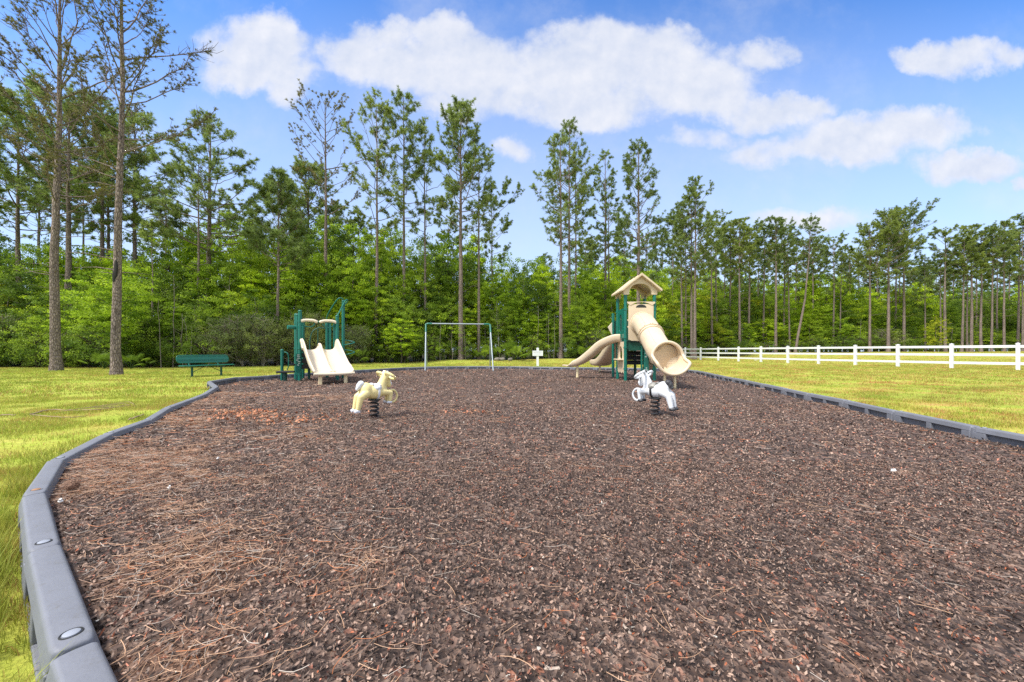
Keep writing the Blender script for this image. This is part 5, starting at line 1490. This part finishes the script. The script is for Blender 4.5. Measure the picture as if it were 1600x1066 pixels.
PX = [  # px, top y, distance
    (1051, 345, 56), (1113, 350, 55), (1119, 347, 58), (1131, 366, 62), (1140, 352, 60), (1156, 344, 57), (1161, 372, 70), (1171, 358, 60), (1183, 372, 66), (1192, 356, 61), (1212, 343, 58), (1218, 385, 72),
    (1225, 362, 62), (1234, 358, 60), (1242, 376, 68), (1271, 372, 66), (1283, 390, 72), (1303, 378, 62), (1312, 387, 63), (1328, 394, 68), (1341, 402, 74), (1370, 385, 70), (1376, 392, 72), (1399, 360, 64), (1406, 372, 68),
    (1430, 412, 78), (1446, 401, 60), (1457, 412, 76), (1470, 398, 62), (1490, 402, 76), (1503, 375, 60), (1511, 385, 61), (1518, 354, 60), (1526, 390, 70), (1533, 367, 60), (1549, 360, 60), (1558, 378, 66), (1569, 349, 60), (1578, 384, 72),
    (1590, 365, 63), (1598, 350, 61), (1622, 356, 60), (1650, 365, 62), (1685, 350, 61), (1010, 372, 58), (1024, 388, 66), (1037, 362, 62), (975, 350, 56), (925, 372, 54), (1100, 392, 74), (1150, 396, 80), (1200, 398, 80), (1256, 402, 82),
    (1320, 416, 84), (1355, 410, 84), (1422, 420, 88), (1438, 424, 90), (1463, 424, 90), (1482, 422, 92), (1497, 420, 90), (1540, 416, 92), (1562, 412, 90), (1585, 415, 92), (1610, 410, 90), (1640, 400, 80), (1720, 380, 66), (1760, 370, 64)]
rs = np.random.default_rng(5)
PX.sort(); cnt = {}
for i, (px, yt, Z) in enumerate(PX):
    x, y, h = spot(px, Z); H = height_for(yt, Z, h); s = H / 20
    far = Z > 68
    if px < 1045: lab, g = 'thin distant pine rising above the undergrowth behind the slide tower', 'distant pines behind the tower'
    elif px < 1345: lab, g = ('thin distant pine deep in the stand beyond the fence, left of the rounded group', 'far pines of the left stand') if far else ('straight slender pine in the row beyond the fence, left of the rounded group', 'pines of the stand left of the rounded group')
    elif px < 1425: lab, g = 'slender pine tucked inside the tall rounded group beyond the fence', 'slender pines in the rounded group'
    else: lab, g = ('thin distant pine deep in the stand at the right edge beyond the fence', 'far pines of the right stand') if far else ('straight bare-trunked pine in the right-hand stand beyond the fence', 'pines of the right-hand stand')
    n_ = cnt.get(g, 0); cnt[g] = n_ + 1
    if not far: lab = {'distant pines behind the tower': '{} distant pine from the left behind the slide tower', 'pines of the stand left of the rounded group': '{} slender pine from the left in the stand before the rounded group',
                       'slender pines in the rounded group': '{} slender pine from the left inside the rounded group', 'pines of the right-hand stand': '{} bare-trunked pine from the left in the right-hand stand'}[g].format((['first'] + ORD[1:])[n_])
    k = rs.uniform(.88, 1.15) * (1.0 if not far else 1.15)
    if far and px >= 1045: lab = f'thin far pine deep in the wood {zone(px)}'; g = 'far pines ' + zone(px)
    plant('pine_tree', PINES[i % 6], (M_BARK, M_NEEDLE), (x, y, h - .1), rs.uniform(0, 6.28), (s * k, s * k, s), lab, 'pine tree', g)
for px, yt, Z in ((-60, 160, 24), (-120, 200, 27), (-200, 150, 26), (60, 250, 36), (130, 280, 38), (260, 300, 38), (280, 330, 40), (375, 330, 42), (345, 300, 37), (455, 330, 44), (530, 330, 42), (560, 340, 44), (610, 350, 44), (700, 350, 46), (820, 420, 52), (850, 400, 50), (915, 385, 52)):
    x, y, h = spot(px, Z); H = height_for(yt, Z, h); s = H / 20; i += 1
    lab, g = f'background pine half hidden by leafy trees {zone(px)}', 'half hidden pines ' + zone(px)
    plant('pine_tree', PINES[i % 6], (M_BARK, M_NEEDLE), (x, y, h - .1), rs.uniform(0, 6.28), (s * 1.15, s * 1.15, s), lab, 'pine tree', g)

# ---- leafy undergrowth
LT = dict(
    bright=[leafy_meshes(400 + k, 8, 2.3, .12, 170, 62, .13, layered=.7, open_=.5, aspect=a) for k, a in enumerate(('oval', 'cone', 'vase'))],
    mid=[leafy_meshes(410 + k, 8, 2.3, .08, 170, 62, .12, layered=.6, open_=.4, aspect=a) for k, a in enumerate(('oval', 'cone'))],
    dark=[leafy_meshes(420 + k, 8, 2.5, .05, 190, 62, .12, layered=.4, open_=.35, aspect=a) for k, a in enumerate(('oval', 'cone'))],
    yel=[leafy_meshes(430, 6, 2.0, .1, 120, 60, .12, layered=.7, open_=.5)])
SH = dict(
    green=[leafy_meshes(500 + k, 2.4, 1.5, .02, 75, 62, .085, stems=4, layered=.4, r0=.03, open_=.4) for k in range(2)],
    dark=[leafy_meshes(510 + k, 2.4, 1.6, .02, 80, 62, .085, stems=4, layered=.3, r0=.03, open_=.4) for k in range(2)],
    grey=[leafy_meshes(520 + k, 3.4, 1.7, .05, 110, 60, .075, stems=6, layered=.1, twiggy=60, r0=.03, open_=.5) for k in range(2)])
LM = dict(bright=M_LEAF_BRIGHT, mid=M_LEAF_MID, dark=M_LEAF_DARK, yel=M_LEAF_YEL, green=M_LEAF_MID, grey=M_LEAF_GREY)
KIND = dict(bright='bright green layered leafy tree', mid='mid green leafy tree', dark='dark green dense leafy tree', yel='yellow green leafy tree')
TOPX = [-400, 0, 60, 200, 300, 360, 400, 520, 600, 700, 790, 840, 900, 1000, 1100, 1180, 1270, 1340, 1420, 1500, 1600, 1900]
TOPY = [362, 368, 370, 366, 358, 328, 322, 338, 355, 366, 388, 412, 392, 410, 420, 432, 424, 432, 440, 446, 456, 458]
ROWN = ['low front', 'mid-height', 'tall', 'hindmost', 'deep-set']
def under(px, dz, kind, ytop, row=2, wf=1.0):
    Z = float(np.interp(px, EX, EZ)) + dz; x, y, h = spot(px, Z); H = max(1.5, height_for(ytop, Z, h)); pool = LT[kind]
    base = 6 if kind == 'yel' else 8; s = H / base; w = s ** .55 * wf * (1.0 if Z < 45 else 1.3)
    plant('leafy_tree', pool[rs.integers(len(pool))], (M_BARKD if rs.random() < .6 else M_PALEBARK, LM[kind]), (x, y, h - .05), rs.uniform(0, 6.28), (w, w, s),
          f'{ROWN[row]} {KIND[kind]} {zone(px)}', 'leafy tree', f'{ROWN[row]} {KIND[kind]}s {zone(px)}')
step = {0: 26, 1: 24, 2: 24, 3: 26, 4: 24}
for row, (dz, frac) in enumerate(((1.6, .50), (3.2, .74), (5.6, .96), (10.0, 1.03), (16.0, .98))):
    px = -190.0 + row * 9
    while px < 1800:
        Zr = float(np.interp(px, EX, EZ)); top = np.interp(px, TOPX, TOPY)
        ybase = 565
        f = frac * rs.uniform(.82, 1.1)
        if row >= 2: f = min(f, 1.04) if rs.random() < .5 else f
        if row == 4 and px < 900: px += 25; continue
        yt = ybase - (ybase - top) * f
        pk = rs.random()
        if px < 60: kind = 'yel' if row < 2 and pk < .55 else ('mid' if pk < .6 else 'dark')
        elif px < 290: kind = 'bright' if pk < .38 else ('mid' if pk < .72 else 'dark')
        elif px < 480: kind = 'bright' if pk < .40 and row > 0 else ('mid' if pk < .7 else 'dark')
        elif px < 1000: kind = 'bright' if pk < .48 else ('mid' if pk < .8 else 'dark')
        elif px < 1400: kind = 'bright' if pk < .55 else ('mid' if pk < .8 else ('yel' if pk < .88 else 'dark'))
        else: kind = 'dark' if pk < .5 else ('bright' if pk < .75 else 'mid')
        if px > 1400 and row == 1 and rs.random() < .35: px += 30; continue
        under(px, dz * (1.0 if Zr < 40 else 1.6), kind, yt, row)
        px += step[row] * rs.uniform(.8, 1.3) * (1.35 if Zr < 26 else 1.0) * (.85 if Zr > 50 else 1)
# the single bright bush that stands out left of the swing frame, and a bright sapling behind the right fence
x, y, h = spot(628, 29.5); plant('leafy_tree', LT['bright'][0], (M_BARKD, M_LEAF_YEL), (x, y, h), 1, (.72, .72, .47), 'lime green bush left of the swing frame, brightest in the wood edge', 'bush')
x, y, h = spot(1462, 58); plant('leafy_tree', LT['yel'][0], (M_BARKD, M_LEAF_YEL), (x, y, h), 2, (.8, .8, .95), 'small lime green sapling beyond the fence beside the straight flat-crowned pine', 'sapling')
x, y, h = spot(190, 21.8); plant('leafy_tree', LT['bright'][2], (M_BARKD, M_LEAF_BRIGHT), (x, y, h), .5, (1.0, 1.0, .78), 'spreading light green tree directly behind the scarred lawn pine', 'leafy tree')
# front row of shrubs closing the foot of the wood
px = -200.0; n_ = 0
while px < 1800:
    Zr = float(np.interp(px, EX, EZ)); kind = 'green' if rs.random() < .45 else 'dark'
    if (330 < px < 460 and rs.random() < .5) or (480 < px < 560 and rs.random() < .4) or (rs.random() < .04): kind = 'grey'
    Z = Zr + rs.uniform(.2, 1.3); x, y, h = spot(px, Z); pool = SH[kind]; s = rs.uniform(.75, 1.25) * (.85 if kind != 'grey' else .95) * (1.0 if Zr < 45 else 1.15)
    if px > 1430: s *= .55
    w = s * (1.0 if Zr < 45 else 1.4)
    lab = {'green': 'green leafy shrub', 'dark': 'dark leafy shrub', 'grey': 'grey twiggy half-bare shrub'}[kind]
    plant('shrub', pool[rs.integers(2)], (M_PALEBARK if kind == 'grey' else M_BARKD, LM[kind]), (x, y, h - .03), rs.uniform(0, 6.28), (w, w, s), f'{lab} {zone(px)}', 'shrub', f'{lab}s {zone(px)}', ('stems', 'leaves'))
    px += rs.uniform(13, 22) * (1.3 if Zr < 26 else 1)
for px, dz, k_ in ((348, .0, .95), (378, .2, 1.05), (410, .0, 1.0), (470, .4, 1.1), (545, .3, .9), (930, .2, 1.0)):
    Z = float(np.interp(px, EX, EZ)) + dz; x, y, h = spot(px, Z)
    plant('shrub', SH['grey'][0], (M_PALEBARK, M_LEAF_GREY), (x, y, h - .03), px, (k_, k_, k_), f'grey twiggy half-bare shrub {zone(px)}', 'shrub', f'grey twiggy half-bare shrubs {zone(px)}', ('stems', 'leaves'))
# thin pale saplings in front of the wood
sap = Geo(); 
for k, (px, dz, yt) in enumerate(((252, .3, 470), (270, .8, 430), (286, .4, 490), (293, .6, 500), (298, .2, 515), (688, .0, 500), (706, .2, 502), (727, .1, 505), (781, .5, 470), (841, .4, 478), (858, .8, 490), (865, .6, 492), (1158, 2, 505), (1345, 2, 500))):
    Z = float(np.interp(px, EX, EZ)) + dz * .5 - .4; x, y, h = spot(px, Z); H = height_for(yt, Z, h); r_ = np.random.default_rng(k); g_ = Geo()
    q = np.linspace(0, 1, 7); P = np.stack([np.cumsum(r_.normal(0, .05, 7)), np.cumsum(r_.normal(0, .05, 7)), q * H], -1); P -= P[0]; P[0, 2] = -.2
    limb(g_, P, .03 * (1 - .6 * q), 5)
    for b_ in range(6):
        t = r_.uniform(.4, 1); a = np.array([np.interp(t, q, P[:, i_]) for i_ in range(3)]); az = r_.uniform(0, 6.28); limb(g_, [a, a + np.array([math.cos(az), math.sin(az), .6]) * r_.uniform(.2, .6)], [.01, .004], 3)
    me = g_.mesh('thin_sapling', True); me.materials.append(M_PALEBARK)
    o = bpy.data.objects.new('thin_sapling', me); COL.objects.link(o); o.location = (x, y, h)
    tag(o, f'thin pale bare sapling stem against the dark wood {zone(px)}', 'sapling', f'pale sapling stems {zone(px)}')
# palmettos
def palmetto(px, Z, s, label):
    x, y, h = spot(px, Z); r_ = np.random.default_rng(int(px)); root = empty('palmetto', (x, y, h), 0, label, 'palmetto', 'palmettos at the foot of the wood')
    for k in range(11):
        g_ = Geo(); az = k * 2.4 + r_.normal(0, .3); el = r_.uniform(.3, 1.2); L = s * r_.uniform(.55, .9); d = np.array([math.cos(az) * math.cos(el), math.sin(az) * math.cos(el), math.sin(el)]); c = d * L
        limb(g_, [np.zeros(3), c * .5 + [0, 0, .03], c], [.012, .009, .007], 4)
        side = np.array([-math.sin(az), math.cos(az), 0]); up_ = np.cross(side, d) * -1
        for a in np.linspace(-1.9, 1.9, 22):
            v = d * math.cos(a) + side * math.sin(a); l = s * .42 * (1 - .12 * abs(a)); wv = np.cross(v, up_); wv /= np.linalg.norm(wv) + 1e-9
            g_.put([c, c + v * l * .5 + wv * .022 * s, c + v * l + np.array([0, 0, -.10 * s]), c + v * l * .5 - wv * .022 * s], [[0, 1, 2, 3]], np.full((4, 3), r_.uniform(.3, .9)))
        me = g_.mesh('frond'); me.materials.append(M_LEAF_DARK); o = bpy.data.objects.new('frond', me); COL.objects.link(o); o.parent = root
for px, Z, s, l in ((797, 33.3, 1.9, 'large fan-leaved palmetto left of the sign'), (755, 33.0, 1.3, 'small palmetto right behind the thinner swing frame pine'), (204, 20.9, 1.0, 'dark palmetto beside the scarred lawn pine'), (163, 21.0, 1.0, 'palmetto between the two lawn pines'), (918, 35.5, 1.6, 'palmetto left of the tower at the foot of the wood'), (556, 27.3, 1.3, 'palmetto right of the small play structure')):
    palmetto(px, Z, s, l)
